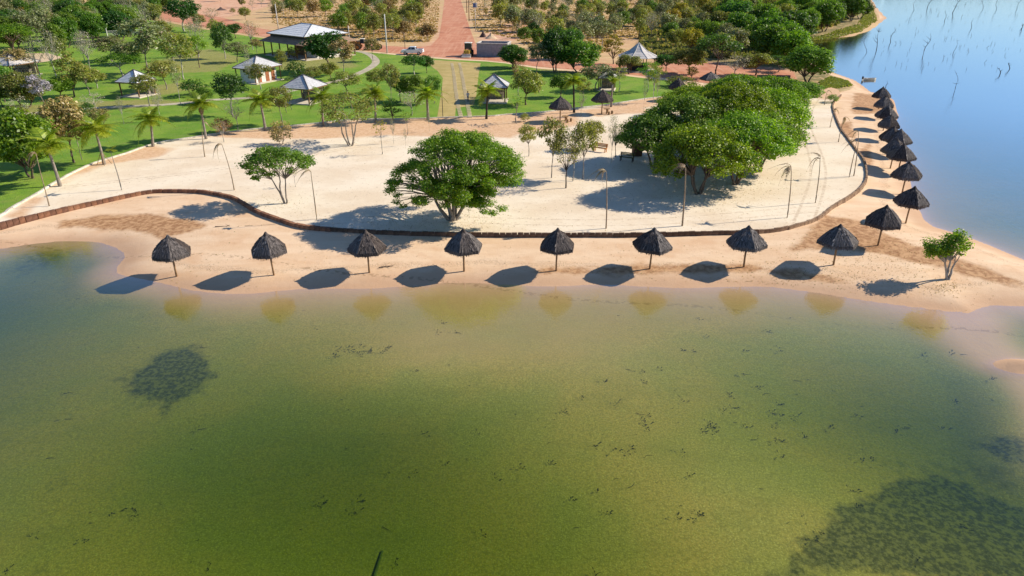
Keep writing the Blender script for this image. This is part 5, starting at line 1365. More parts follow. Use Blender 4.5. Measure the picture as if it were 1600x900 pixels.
q = MB(); q.box((0, 0, .05), (L + 1.6, D_ + 1.6, .3)); bevel(q.build('floor_slab', M_slab, pav), .03)
for u in np.linspace(-.5, .5, 6):
    for v in (-.5, .5):
        q = MB(); q.box((u * (L + 1.4), v * (D_ + 1.4), 1.75), (.22, .22, 3.15)); q.build('post', M_timber, pav)
q = MB(); q.box((-.5, 1.2, 1.8), (L * .36, D_ * .5, 3.2)); q.build('kitchen_block', M_timber, pav)
q = MB(); q.box((L * .34, -D_ * .22, .8), (L * .26, .6, 1.2)); q.build('counter', M_white, pav)
q = MB(); q.box((L * .42, D_ * .1, 1.0), (.5, D_ * .45, 1.6)); q.build('counter', M_white, pav)

# round tent-like pavilion behind
ap = P(1000, 88, ZT + 3.0); rad = 33 * mpp(ap); tent = empty('round_pavilion', (ap.x, ap.y + rad * .55, ZT), 0.3, 'round open shelter with pale pointed eight-sided roof', 'pavilion')
m = MB(); N8 = 8
for k in range(N8):
    a0, a1 = k * 2 * PI / N8, (k + 1) * 2 * PI / N8
    for (r0, z0, r1, z1) in ((rad, 2.7, rad * .45, 3.75), (rad * .45, 3.75, 0.05, 5.3)):
        roof_face(m, (r0 * math.cos(a0), r0 * math.sin(a0), z0), (r0 * math.cos(a1), r0 * math.sin(a1), z0), (r1 * math.cos(a1), r1 * math.sin(a1), z1), (r1 * math.cos(a0), r1 * math.sin(a0), z1), 3, per=1.2)
m.build('roof', M_tent, tent)
for k in range(N8):
    a0 = k * 2 * PI / N8; q = MB(); q.tube([(rad * .9 * math.cos(a0), rad * .9 * math.sin(a0), -.1), (rad * .9 * math.cos(a0), rad * .9 * math.sin(a0), 2.75)], .1, 6); q.build('post', M_timber, tent)
    q = MB(); q.tube([(rad * math.cos(a0), rad * math.sin(a0), 2.74), (rad * .45 * math.cos(a0), rad * .45 * math.sin(a0), 3.8), (0, 0, 5.38)], .06, 5); q.build('ridge_cap', M_cap, tent)
q = MB(); q.lathe([(rad * .5, -.02), (rad * .5, 1.3), (rad * .42, 1.3), (0, 1.3)], 12); q.build('round_counter', M_dark, tent)
q = MB(); q.lathe([(rad * .95, -.1), (rad * .95, .12), (0, .12)], 16); q.build('floor_slab', M_slab, tent)

# grey block wall by the road: separate courses of blocks
a, b = G(745, 88.5), G(793, 89.5); dv = b - a; L = dv.length; rz = math.atan2(dv.y, dv.x)
bw = empty('block_wall', (a.x, a.y, ZT), rz, 'grey walled yard with pale coping beside the backhoe', 'wall')
Hh = z_at(a.y, 68) - ZT; Dp = 5.0
q = MB(); q.box((L / 2, .1, Hh / 2 - .1), (L, .18, Hh + .2)); q.box((.1, Dp / 2 + .1, Hh / 2 - .1), (.18, Dp - .2, Hh + .2)); q.box((L - .1, Dp / 2 + .1, Hh / 2 - .1), (.18, Dp - .2, Hh + .2)); q.box((L / 2, Dp, Hh / 2 - .1), (L, .18, Hh + .2)); q.build('panel', M_blockwall, bw)
q = MB(); q.box((L / 2, .1, Hh + .06), (L + .2, .36, .13)); q.box((.1, Dp / 2, Hh + .06), (.36, Dp - .40, .13)); q.box((L - .1, Dp / 2, Hh + .06), (.36, Dp - .40, .13)); q.box((L / 2, Dp, Hh + .06), (L + .2, .36, .13)); q.build('coping', M_cap, bw)
for k in range(7):
    q = MB(); q.box((L * (k + .5) / 7, .004, Hh / 2), (.16, .06, Hh)); q.build('pier', M_blockwall, bw)

# low wall at the right end of the red road, its shade put into the stone colour
a, b = G(1181, 130), G(1233, 131); dv = b - a
dw = empty('stone_wall', (a.x, a.y, ZT), math.atan2(dv.y, dv.x), 'low shaded rubble wall beside the lake point', 'wall')
q = MB(); rg = random.Random(3)
for i in range(14):
    for j in range(3): q.box((dv.length * (i + .5) / 14 + rg.uniform(-.1, .1), rg.uniform(-.05, .05), .25 + j * .5), (dv.length / 14 * 1.02, .55 - .08 * j, .52), top=.93)
q.build('rubble', plain('rubble_shaded', (0.13, 0.11, 0.10), 0.95, 0.35, 2, bump=.5), dw)

# ------------------------------------------------------------------ poles
M_pole = plain('pole_concrete', (0.66, 0.64, 0.60), 0.8, 0.15, 1.0)
def pole(px, py, top, label, r0=0.17, r1=0.11, mat=M_pole, name='utility_pole', arm=None, group=None):
    p = G(px, py); h = z_at(p.y, top) - p.z
    r = empty(name, p, 0, label, 'pole', group)
    q = MB(); q.tube([(0, 0, -.3), (0, 0, h * .5), (0, 0, h)], [r0, (r0 + r1) / 2, r1], 8); q.build('shaft', mat, r, smooth=True)
    if arm:
        q = MB(); q.box((0, 0, h - .5), arm); q.build('crossarm', mat, r)
    return r, h
pole(605, 83, 22, 'tall white concrete pole beside the white pickup', .2, .12)
pole(435, 45, 6, 'white concrete pole behind the big pavilion', .2, .12)
pole(547, 72, 40, 'thin pale pole beside the orange grader', .10, .07)
pole(733, 33, -8, 'brown wooden pole standing at the right edge of the red road', .16, .12, M_timber, arm=(1.4, .1, .12))
pole(729.5, 20, -14, 'farther brown wooden pole at the right edge of the red road', .16, .12, M_timber, arm=(1.4, .1, .12))
pole(692, 183, 136, 'thin dark post at the left edge of the dry turf', .045, .035, M_dark, 'lamp_post')
pole(633, 78, 51, 'thin dark post behind the white pickup', .06, .05, M_dark)
r, h = pole(743, 49, 6, 'slim pole carrying a blue and white sign box', .10, .08, M_pole, 'sign_pole')
M_blue = plain('sign_blue', (0.10, 0.16, 0.32), 0.6); q = MB(); q.box((0, 0, h - .4), (1.3, .5, 1.4)); bevel(q.build('sign_box', M_pole, r), .04); q = MB(); q.box((-.18, -.27, h - .4), (.8, .04, 1.15)); q.build('blue_panel', M_blue, r)
# volleyball net
p = G(171, 69); p2 = G(226, 66); dv = p2 - p
vn = empty('volleyball_net', p, math.atan2(dv.y, dv.x), 'volleyball net on white posts at the back of the lawn', 'net')
for xx in (0, dv.length):
    q = MB(); q.tube([(xx, 0, -.2), (xx, 0, 4.0)], [.12, .09], 8); q.build('post', M_white, vn)
q = MB()
for k in range(9): q.tube([(0, 0, 2.2 + k * .14), (dv.length / 2, 0, 2.15 + k * .14), (dv.length, 0, 2.2 + k * .14)], .012, 3)
for k in range(1, 60): q.tube([(dv.length * k / 60, 0, 2.17), (dv.length * k / 60, 0, 3.28)], .01, 3)
q.tube([(0, 0, 3.32), (dv.length, 0, 3.32)], .035, 4); q.build('netting', M_pole, vn)

# ------------------------------------------------------------------ vehicles
M_paint = NT('paint_white'); M_paint.color((0.74, 0.76, 0.80)); M_paint.rough(0.3, 0, 0.5); M_paint = M_paint.mat
M_glass = NT('glass_dark'); M_glass.color((0.03, 0.04, 0.06)); M_glass.rough(0.08, 0, 0.5); M_glass = M_glass.mat
M_rubber = plain('rubber_black', (0.03, 0.03, 0.03), 0.9, 0.2)
M_rim = plain('rim_grey', (0.45, 0.45, 0.46), 0.4, 0.1, metal=.6)
M_lamp = plain('lamp_clear', (0.75, 0.75, 0.72), 0.2, 0.05); M_red = plain('lamp_red', (0.45, 0.03, 0.02), 0.3, 0.05)
M_yellow = plain('machine_yellow', (0.52, 0.33, 0.05), 0.6, 0.25, 3); M_orange = plain('machine_orange', (0.48, 0.20, 0.06), 0.65, 0.25, 3)
def wheel(parent, x, y, r, w_, rim=M_rim):
    q = MB(); q.lathe([(r * .62, -w_ / 2), (r * .93, -w_ / 2), (r, -w_ * .32), (r, w_ * .32), (r * .93, w_ / 2), (r * .62, w_ / 2), (r * .62, -w_ / 2)], 18, c=(x, y, r), axis='y')
    o = q.build('wheel', M_rubber, parent, smooth=False)
    q = MB(); q.lathe([(0, -w_ * .42), (r * .2, -w_ * .46), (r * .5, -w_ * .36), (r * .63, -w_ * .45), (r * .63, w_ * .45), (r * .5, w_ * .36), (r * .2, w_ * .46), (0, w_ * .42)], 14, c=(x, y, r), axis='y'); q.build('rim', rim, o)
    return o
p = G(645, 85.0)
car = empty('pickup_truck', p, R(174), 'white double-cab pickup parked on the red road', 'pickup')
W2 = .90
q = MB()   # body: front is +x
q.extrude([(2.62, .55), (2.66, .80), (2.58, 1.02), (1.45, 1.14), (.62, 1.16), (-1.05, 1.14), (-2.60, 1.12), (-2.66, .60), (-2.0, .42), (2.3, .42)], -W2, W2)
for sgn in (-1, 1):
    q.box((-1.78, sgn * .84, 1.18), (1.66, .10, .22)); 
q.box((-2.58, 0, 1.18), (.08, 1.58, .22))
bevel(q.build('body', M_paint, car), .06, 2)
q = MB(); v = [(1.32, -.82, 1.13), (1.32, .82, 1.13), (-1.0, .82, 1.13), (-1.0, -.82, 1.13), (.58, -.66, 1.80), (.58, .66, 1.80), (-.78, .66, 1.82), (-.78, -.66, 1.82)]
q.add(v, [(0, 3, 2, 1), (4, 5, 6, 7), (0, 1, 5, 4), (1, 2, 6, 5), (2, 3, 7, 6), (3, 0, 4, 7)]); bevel(q.build('cab', M_paint, car), .06, 2)
def pane(name, pts): 
    q = MB(); q.add(pts, [(0, 1, 2, 3)]); q.build(name, M_glass, car)
pane('windscreen', [(1.27, -.70, 1.20), (1.27, .70, 1.20), (.68, .60, 1.74), (.68, -.60, 1.74)])
pane('rear_window', [(-.995, -.62, 1.24), (-.995, .62, 1.24), (-.83, .56, 1.70), (-.83, -.56, 1.70)])
for s_ in (-1, 1):
    pane('side_window', [(1.02, s_ * .805, 1.22), (.22, s_ * .80, 1.22), (.22, s_ * .700, 1.70), (.58, s_ * .700, 1.70)])
    pane('side_window', [(.12, s_ * .80, 1.22), (-.80, s_ * .80, 1.22), (-.68, s_ * .700, 1.70), (.12, s_ * .700, 1.70)])
    q = MB(); q.box((2.56, s_ * .66, .90), (.16, .34, .16)); q.build('headlight', M_lamp, car)
    q = MB(); q.box((-2.62, s_ * .82, .98), (.06, .12, .28)); q.build('tail_light', M_red, car)
    q = MB(); q.box((.98, s_ * 1.0, 1.24), (.12, .2, .16)); q.build('mirror', M_dark, car)
    for xx in (1.65, -1.65): wheel(car, xx, s_ * .80, .39, .26)
q = MB(); q.box((2.66, 0, .78), (.08, 1.0, .30)); q.build('grille', M_dark, car)
q = MB(); q.box((2.70, 0, .52), (.14, 1.74, .20)); q.build('bumper', M_dark, car)
q = MB(); q.box((-1.78, 0, 1.135), (1.5, 1.5, .03)); q.build('cargo_bed', M_dark, car)

# backhoe loader facing the viewer
p = G(731.5, 88)
bh = empty('backhoe_loader', p, R(-96), 'yellow backhoe loader with white cab roof at the road junction', 'digger')
q = MB(); q.box((.9, 0, 1.15), (2.0, .95, .75), top=.92); q.box((-.6, 0, 1.0), (1.4, 1.5, .5)); bevel(q.build('body', M_yellow, bh), .05)
q = MB()
for sx in (-1.35, .12):
    for sy in (-.72, .72): q.box((sx, sy, 2.05), (.12, .12, 1.7))
q.box((-.62, .74, 1.5), (1.3, .06, .6)); q.box((-.62, -.74, 1.5), (1.3, .06, .6)); q.build('cab_frame', M_dark, bh)
q = MB(); q.box((.13, 0, 2.25), (.03, 1.30, 1.2)); q.box((-1.36, 0, 2.25), (.03, 1.30, 1.2)); q.box((-.62, .735, 2.3), (1.3, .03, 1.1)); q.box((-.62, -.735, 2.3), (1.3, .03, 1.1)); q.build('cab_glass', M_glass, bh)
q = MB(); q.box((-.62, 0, 2.98), (1.8, 1.7, .16)); bevel(q.build('cab_roof', M_white, bh), .05)
for s_ in (-1, 1):
    wheel(bh, -.95, s_ * .85, .72, .48, M_yellow); wheel(bh, 1.35, s_ * .82, .48, .32, M_yellow)
    q = MB(); q.tube([(.3, s_ * .6, 1.5), (1.4, s_ * .62, 1.55), (2.3, s_ * .62, .7), (2.6, s_ * .6, .45)], .09, 6); q.build('loader_arm', M_yellow, bh)
q = MB(); q.extrude([(2.5, .15), (3.25, .12), (3.3, .2), (2.75, .3), (2.65, .85), (2.5, .8)], -1.05, 1.05); q.build('bucket', M_cap, bh)
q = MB(); q.tube([(-1.5, 0, 1.2), (-2.3, 0, 2.9), (-2.5, .05, 3.0)], .14, 6); q.tube([(-2.45, 0, 3.0), (-3.1, 0, 1.7)], .11, 6); q.build('boom', M_yellow, bh)
q = MB(); q.extrude([(-3.3, 1.7), (-2.9, 1.75), (-2.75, 1.3), (-3.1, 1.1), (-3.35, 1.2)], -.3, .3); q.build('digging_bucket', M_dark, bh)

# orange motor grader behind trees
p = G(571, 77.5)
gr = empty('motor_grader', p, R(-3), 'orange road grader with long front beam, behind small trees', 'grader')
q = MB(); q.box((-2.4, 0, 1.5), (2.8, 1.3, 1.0), top=.94); q.box((-2.2, 0, .95), (3.2, .9, .4)); bevel(q.build('engine_body', M_orange, gr), .06)
q = MB(); q.tube([(-.6, 0, 1.5), (.8, 0, 2.0), (2.6, 0, 1.7), (3.4, 0, 1.1)], .17, 6); q.box((3.5, 0, .95), (.3, 1.9, .3)); q.build('beam', M_orange, gr)
q = MB(); q.box((-.6, 0, 2.05), (.9, 1.05, 1.0), top=.95); q.build('cab', M_glass, gr); q = MB(); q.box((-.6, 0, 2.60), (1.15, 1.25, .1)); q.build('cab_roof', M_white, gr)
for s_ in (-1, 1):
    wheel(gr, -3.1, s_ * .95, .66, .42, M_orange); wheel(gr, -1.75, s_ * .95, .66, .42, M_orange); wheel(gr, 3.5, s_ * 1.0, .62, .36, M_orange)
q = MB(); q.extrude([(.5, .12), (.62, .1), (.85, .7), (.75, .78)], -1.7, 1.7); q.build('blade', M_cap, gr)
q = MB(); q.lathe([(.75, 1.0), (.75, 1.12), (.6, 1.12), (.6, 1.0)], 14, c=(.7, 0, 0)); q.build('turntable', M_dark, gr)

# sand pile with a dark spoil heap beside it
def heap(px, py, wpx, h, mat, label, seed):
    p = G(px, py); Rr = wpx / 2 * mpp(p); rs = np.random.RandomState(seed); n = 22
    v, f = [], []
    for i in range(8):
        for k in range(n):
            u = i / 7; a = k * 2 * PI / n; rr = Rr * u * (1 + .12 * math.sin(3 * a + seed)); v.append((rr * math.cos(a), rr * .7 * math.sin(a), h * (1 - u) ** 1.1 * (1 + .15 * rs.normal()) - .05 * (i == 7) * 2))
    for i in range(7):
        for k in range(n): f.append((i * n + k, i * n + (k + 1) % n, (i + 1) * n + (k + 1) % n, (i + 1) * n + k))
    return tag(link('soil_heap', np_mesh('soil_heap', v, np.array(f), [mat], True), None, p), label, 'heap')
heap(767, 60, 20, 1.3, M_sandy, 'pale sand heap behind the grey block wall', 2)
heap(755, 58, 12, 1.6, plain('spoil_dark', (0.12, 0.08, 0.07), .95, .3, 2), 'dark spoil heap leaning on the pale sand heap', 5)
heap(345, 16, 18, 1.2, plain('spoil_brown', (0.13, 0.09, 0.08), .95, .3, 2), 'dark heap on bare ground at the upper left', 7)

# ------------------------------------------------------------------ benches, tables, stools
M_bench = plain('bench_orange', (0.52, 0.20, 0.045), 0.7, 0.25, 4); M_bench2 = plain('bench_green', (0.16, 0.15, 0.05), 0.75, 0.3, 4)
def bench(px, py, rz, mat, label):
    r = empty('park_bench', G(px, py), rz, label, 'bench', 'wooden benches in the clump shade')
    for k in range(3):
        q = MB(); q.box((0, -.16 + .15 * k, .47), (1.7, .12, .045)); q.build('seat_slat', mat, r)
    for k in range(3):
        q = MB(); q.box((0, .26 + .03 * k, .62 + .14 * k), (1.7, .04, .11)); q.build('back_slat', mat, r)
    for sx in (-.7, .7):
        q = MB(); q.box((sx, -.18, .22), (.08, .08, .46)); q.box((sx, .24, .48), (.08, .08, .98)); q.box((sx, .03, .41), (.08, .34, .07)); q.build('leg', M_dark if mat is M_bench2 else mat, r)
    return r
bench(937.5, 237, -0.55, M_bench, 'orange wooden bench at the sunny rim of the clump shade')
bench(979, 252, -0.45, M_bench2, 'dull green wooden bench under the clump trees')
q = MB(); rgb = empty('litter_bin', G(995, 243), .2, 'dark boxy bin under the left end of the clump', 'bin')
q.box((0, 0, .65), (1.0, .8, 1.3), top=1.05); bevel(q.build('bin_body', plain('bin_brown', (.10, .055, .035), .8), rgb), .03); q = MB(); q.box((0, 0, 1.36), (1.15, .95, .1)); q.build('lid', M_dark, rgb)
def table_set(px, py, lb):
    c = G(px, py); r = empty('picnic_table', c + Vector((.75, .15, 0)), 0, 'round wooden table ' + lb, 'table', 'tables by the parasols')
    q = MB(); q.lathe([(0, .70), (.5, .70), (.5, .76), (0, .76)], 14); q.build('table_top', M_post, r); q = MB(); q.tube([(0, 0, -.1), (0, 0, .7)], .09, 6); q.build('leg', M_post, r)
    for k, (dx, dy) in enumerate(((1.45, .1), (.85, .85), (.9, -.65))):
        s = empty('stool', c + Vector((dx + .1, dy, 0)), 0, 'log stool ' + ('right of', 'behind', 'in front of')[k] + ' the table ' + lb, 'stool', 'log stools ' + lb)
        q = MB(); q.lathe([(0, -.05), (.15, -.05), (.17, .42), (.16, .45), (0, .46)], 10); q.build('seat_log', M_post, s)
table_set(875, 190, 'beside the parasol below the lawn'); table_set(940, 178, 'beside the parasol near the yellow palm'); table_set(1053, 158, 'beside the dark parasol')

# ------------------------------------------------------------------ person on the turf strip
def person(px, py, label):
    p = G(px, py); h = 1.72
    J = [((0, 0, .95), .14), ((.09, 0, .90), .10), ((.10, .01, .50), .075), ((.11, .0, .09), .05), ((.11, -.14, .03), .04), ((-.09, 0, .90), .10), ((-.10, -.02, .50), .075), ((-.12, 0, .09), .05), ((-.12, -.14, .03), .04),
         ((0, 0, 1.20), .14), ((0, 0, 1.40), .13), ((0, 0, 1.50), .055), ((0, -.01, 1.60), .095), ((0, -.01, 1.70), .075), ((.19, 0, 1.40), .065), ((.26, -.02, 1.14), .048), ((.12, -.24, 1.22), .038), ((.06, -.30, 1.27), .034), ((-.19, 0, 1.40), .065), ((-.26, -.02, 1.14), .048), ((-.12, -.24, 1.22), .038), ((-.06, -.30, 1.27), .034)]
    E = [(0, 1), (1, 2), (2, 3), (3, 4), (0, 5), (5, 6), (6, 7), (7, 8), (0, 9), (9, 10), (10, 11), (11, 12), (12, 13), (10, 14), (14, 15), (15, 16), (16, 17), (10, 18), (18, 19), (19, 20), (20, 21)]
    me = bpy.data.meshes.new('body'); me.from_pydata([j[0] for j in J], E, [])
    o = link('body', me); mo = o.modifiers.new('skin', 'SKIN'); sv = me.skin_vertices[0].data
    for i, j in enumerate(J): sv[i].radius = (j[1], j[1] * .8); sv[i].use_root = (i == 0)
    sb = o.modifiers.new('sub', 'SUBSURF'); sb.levels = sb.render_levels = 1
    dg = bpy.context.evaluated_depsgraph_get(); dg.update(); m2 = bpy.data.meshes.new_from_object(o.evaluated_get(dg)); bpy.data.objects.remove(o)
    mats = [plain('skin_tone', (.30, .17, .10), .6, .1), plain('shirt_pale', (.62, .60, .66), .8, .1), plain('trousers_dark', (.05, .055, .08), .8, .2), plain('shoe_dark', (.04, .03, .03), .7, .1)]
    m2.materials.clear()
    for m_ in mats: m2.materials.append(m_)
    for f in m2.polygons:
        c = f.center; f.material_index = 3 if c.z < .1 else 2 if c.z < .96 else 1 if (c.z < 1.46 and c.y > -.2 and not (abs(c.x) > .2 and c.z < 1.2)) else 0; f.use_smooth = True
    r = empty('person', p, .3, label, 'person'); link('body', m2, r)
    q = MB(); q.lathe([(.0, 1.78), (.07, 1.77), (.105, 1.70), (.10, 1.62), (.08, 1.60)], 10, c=(0, .015, 0)); q.build('hair', M_dark, r, smooth=True)
person(731.3, 160, 'person in pale shirt and dark trousers standing on the dry turf')

# ------------------------------------------------------------------ paving stones of the track in the turf
pv = MB(); pv.box((0, 0, 0), (.62, .46, .08)); M_paver = plain('paver_pale', (0.56, 0.46, 0.28), .9, .2, 2)
pvm = pv.mesh('paver', M_paver); rg = random.Random(6)
for ln, lb in (([(706, 99), (709, 115), (712, 140), (716, 165), (721, 184)], 'left line of pale stepping stones in the dry turf'), ([(718, 99), (721, 112), (726, 140), (731, 165), (735, 184)], 'right line of pale stepping stones in the dry turf')):
    pts = smooth_line(PW(ln, ZT + .03), .7); o0 = pts[0]
    r = empty('stepping_stones', (o0.x, o0.y, ZT + .03), 0, lb, 'path', 'stepping stone lines')
    for i in range(len(pts) - 1):
        o = link('paver', pvm, r, (pts[i].x - o0.x + rg.uniform(-.05, .05), pts[i].y - o0.y, .0 + rg.uniform(-.012, .012))); o.rotation_euler = (0, 0, rg.uniform(-.1, .1))

# ------------------------------------------------------------------ boat and dead trees in the lake
p = P(1358, 125, 0.0)
bt = empty('rowing_boat', p, R(4), 'small white rowing boat near the far sand tip', 'boat')
q = MB(); prof_ = [(-1.3, .42), (-.9, .52), (0, .58), (.8, .46), (1.35, .08)]
vs, fs = [], []
for x, hw in prof_:
    zt = .34 + .08 * (x / 1.3) ** 2
    vs += [(x, -hw, zt), (x, -hw * .72, -.12), (x, hw * .72, -.12), (x, hw, zt), (x, hw * .86, zt), (x, hw * .62, .02), (x, -hw * .62, .02), (x, -hw * .86, zt)]
for i in range(len(prof_) - 1):
    for k in range(8): fs.append((i * 8 + k, i * 8 + (k + 1) % 8, i * 8 + 8 + (k + 1) % 8, i * 8 + 8 + k))
fs += [tuple(range(8))[::-1], tuple(range(len(vs) - 8, len(vs)))]
q.add(vs, fs); q.build('hull', M_white, bt)
for x in (-.6, .2):
    s = MB(); s.box((x, 0, .24), (.22, .86, .04)); s.build('seat', M_timber, bt)
s = MB(); s.box((-1.38, 0, .45), (.25, .22, .5)); s.build('outboard_motor', M_dark, bt)
def snag(px, py, top, label, seed, br=4, r0=.09, group=None, lean=None, px2=None):
    p = P(px, py, 0.0); h = max(.3, z_at(p.y, top)); rg = random.Random(seed); m = MB()
    tx = (x_at(p.y, h, px2) - p.x) if px2 is not None else rg.uniform(-.4, .4) * h
    pts = [Vector((tx * u ** 1.2 + .10 * h * math.sin(u * 5 + seed), rg.uniform(-.05, .05) * h, -.6 * (u == 0) + h * u)) for u in np.linspace(0, 1, 7)]
    m.tube(pts, [r0 * (1 - .8 * u) for u in np.linspace(0, 1, 7)], 5)
    for k in range(br):
        b = pts[rg.randrange(2, 6)]; e = b + Vector((rg.uniform(-.5, .5), rg.uniform(-.3, .3), rg.uniform(.05, .5))) * h * .6
        limb(m, b, e, r0 * .5, r0 * .12, rg, 4, 3, .18)
    return tag(link('dead_tree', m.mesh('dead_tree', BARK['dark'], True), None, p), label, 'dead tree', group)
SN = [(1366, 79, 44, 1378, 'tallest forked dead tree standing in the lake near the wood', 6), (1354, 82, 58, 1350, 'curved dead tree in the lake just before the wooded bank', 3), (1392, 66, 44, 1398, 'forked dead tree in the lake right of the tallest one', 4), (1445, 84, 52, 1453, 'thin branching dead tree in mid lake', 4), (1491, 84, 60, 1496, 'single curved dead stem in mid lake', 1),
      (1476, 32, 17, 1478, 'small forked dead tree in the upper lake', 3), (1486, 20, 0, 1502, 'big leaning dead tree at the top of the lake', 6), (1517, 44, 28, 1521, 'short thick dead stem in the upper lake', 1), (1428, 16, -4, 1430, 'thin dead tree at the top of the lake near the wood', 3), (1450, 14, -6, 1456, 'dead tree at the top of the lake, mid left', 4),
      (1495, 142, 110, 1492, 'long crooked dead stem in the near blue water', 3), (1563, 116, 106, 1560, 'dead crown lying in water at the right', 7), (1577, 108, 98, 1576, 'smaller dead crown lying in water at the right', 6), (1534, 14, -8, 1540, 'dead tree at the top of the lake, mid right', 2), (1556, 16, -8, 1562, 'dead tree at the top of the lake, right side', 2), (1590, 14, -6, 1596, 'dead tree at the top right corner of the lake', 3), (1385, 136, 126, 1386, 'bent stick in the water behind the last parasol', 1), (1596, 46, 38, 1598, 'low dead crown at the right picture edge', 6)]
for i, (x, y, tp, x2, lb, br) in enumerate(SN): snag(x, y, tp, lb, i + 1, br, (.14 if y < 60 else .09) * (1.1 if br > 3 else .65), px2=x2)
sticks = []
for v_ in range(5):
    rg = random.Random(200 + v_); m = MB(); h = 1.0
    pts = [Vector((rg.uniform(-.12, .12) * u + .2 * u * u * (v_ - 2) / 2, 0, -.4 * (u == 0) + u)) for u in (0, .5, 1)]
    m.tube(pts, [.045, .035, .02], 4)
    if v_ % 2: m.tube([pts[1], pts[1] + Vector((.3, .1, .25))], [.04, .015], 4)
    sticks.append(m.mesh('dead_stick', BARK['brown']))
rg = random.Random(77); k = 0
while k < 140:
    x = rg.uniform(1372, 1640); y = 4 + 110 * rg.random() ** 1.5
    if x < 1395 and y < 40: continue
    p = P(x, y, 0.0)
    if sdist(np.array([[p.x, p.y]]), SHORE)[0] > -3: continue
    h = rg.uniform(.3, .95) * (1.0 + .4 * (y < 40)); o = link('dead_stick', sticks[rg.randrange(5)], None, p); o.scale = (max(.6, h), max(.6, h), h); o.rotation_euler = (rg.uniform(-.3, .3), rg.uniform(-.5, .5), rg.uniform(0, 6))
    tag(o, 'short dead stick poking out of the blue lake', 'stick', 'dead sticks poking out of the lake'); k += 1

# ------------------------------------------------------------------ ground litter and growth nobody could count
def tufts(name, polys, n, size, mats, seed, label, z=None, hgt=(.25, .6), soft=0.01):
    rs = np.random.RandomState(seed); out = []
    per = n // len(polys)
    for poly in polys:
        pa = np.array(poly, float); got = 0
        while got < per:
            q = np.stack([rs.uniform(pa[:, 0].min(), pa[:, 0].max(), per), rs.uniform(pa[:, 1].min(), pa[:, 1].max(), per)], 1)
            dd_ = sdist(q, poly); q = q[dd_ > rs.uniform(0, 1, len(q)) ** 2 * soft]
            w_ = np.array([P(a, b, .88)[:] for a, b in q[:per - got]]); got += len(w_); out.append(w_)
    c = np.concatenate(out)[:, :3]
    if z is None: c[:, 2] = np.maximum(ground_h(c[:, :2])[0], .3)
    else: c[:, 2] = z
    keep = sdist(c[:, :2], lawn_poly) < -.5; c = c[keep]
    n = len(c); V, Fc = [], []
    for bl in range(3):
        a = rs.uniform(0, 6.28, n); s = rs.uniform(*size, n); h = rs.uniform(*hgt, n); dx, dy = np.cos(a) * s / 2, np.sin(a) * s / 2; lx, ly = rs.normal(0, .15, n), rs.normal(0, .15, n)
        v = np.stack([np.stack([c[:, 0] - dx, c[:, 1] - dy, c[:, 2] - .05], 1), np.stack([c[:, 0] + dx, c[:, 1] + dy, c[:, 2] - .05], 1), np.stack([c[:, 0] + dx * .9 + lx, c[:, 1] + dy * .9 + ly, c[:, 2] + h], 1), np.stack([c[:, 0] - dx * .4 + lx, c[:, 1] - dy * .4 + ly, c[:, 2] + h * .8], 1)], 1)
        V.append(v.reshape(-1, 3)); Fc.append(np.arange(n * 4).reshape(n, 4) + bl * n * 4)
    tag(link(name, np_mesh(name, np.concatenate(V), np.concatenate(Fc), [mats])), label, kind='stuff')
LEFT_F = [(425, 36), (425, -20), (688, -20), (684, 50), (668, 66), (600, 66), (540, 58)]; RIGHT_F = [(742, 48), (728, -20), (1010, -20), (1030, 60), (960, 62), (940, 84), (850, 84), (800, 60)]
t_straw = leaf_mat('leaf_straw', (0.50, 0.35, 0.16), (0.72, 0.54, 0.28), 0.35, (0.20, 0.18, 0.06))
tufts('dry_grass', [LEFT_F, RIGHT_F], 16000, (.4, 1.0), t_straw, 9, 'dry straw-coloured grass of the field', hgt=(.12, .3))
t_under = leaf_mat('leaf_under', (0.12, 0.14, 0.04), (0.30, 0.27, 0.11), 0.3, (0.40, 0.28, 0.14))
tufts('undergrowth', [[(-40, 84), (-40, -20), (255, -20), (255, 14), (240, 46), (150, 62), (90, 80)], [(1000, 88), (1000, -20), (1350, -20), (1345, 20), (1300, 42), (1236, 56), (1236, 90), (1150, 92)]], 16000, (.6, 1.6), t_under, 10, 'tangled undergrowth below the woods', hgt=(.4, 1.3))
t_bank = leaf_mat('leaf_bank', (0.20, 0.24, 0.05), (0.40, 0.38, 0.12), 0.4)
tufts('bank_grass', [[(1250, 63), (1300, 58), (1345, 47), (1372, 30), (1364, 12), (1352, 12), (1340, 36), (1290, 52), (1248, 58)], [(1285, 140), (1280, 128), (1298, 118), (1325, 123), (1332, 130), (1310, 136)]], 3600, (.25, .6), t_bank, 12, 'grass on the lake bank', hgt=(.12, .35), soft=5.0)
# fallen leaves and bits on the sand
rs = np.random.RandomState(55); pts = []
for (x, y, sx, sy, n) in [(690, 350, 60, 14, 700), (640, 345, 80, 12, 300), (1060, 300, 70, 20, 900), (1150, 290, 60, 16, 500), (430, 318, 30, 8, 200), (1480, 440, 14, 5, 160), (1000, 260, 50, 14, 500), (560, 225, 60, 10, 300), (740, 200, 80, 12, 300), (900, 190, 60, 12, 300), (1260, 400, 70, 26, 500), (1400, 400, 60, 22, 500), (1200, 420, 120, 10, 400)]:
    pts.append(np.stack([rs.normal(x, sx, n), rs.normal(y, sy, n)], 1))
pts.append(np.stack([rs.uniform(60, 1330, 1400), rs.uniform(210, 365, 1400)], 1)); pts.append(np.stack([rs.uniform(210, 1560, 900), rs.uniform(375, 470, 900)], 1))
pts = np.concatenate(pts); w3 = np.array([P(a, b, .85)[:] for a, b in pts])
onp = sdist(w3[:, :2], [p for p in ter]) > .3
gh, gdd = ground_h(w3[:, :2]); w3[:, 2] = np.where(onp, ZT, gh) + .02
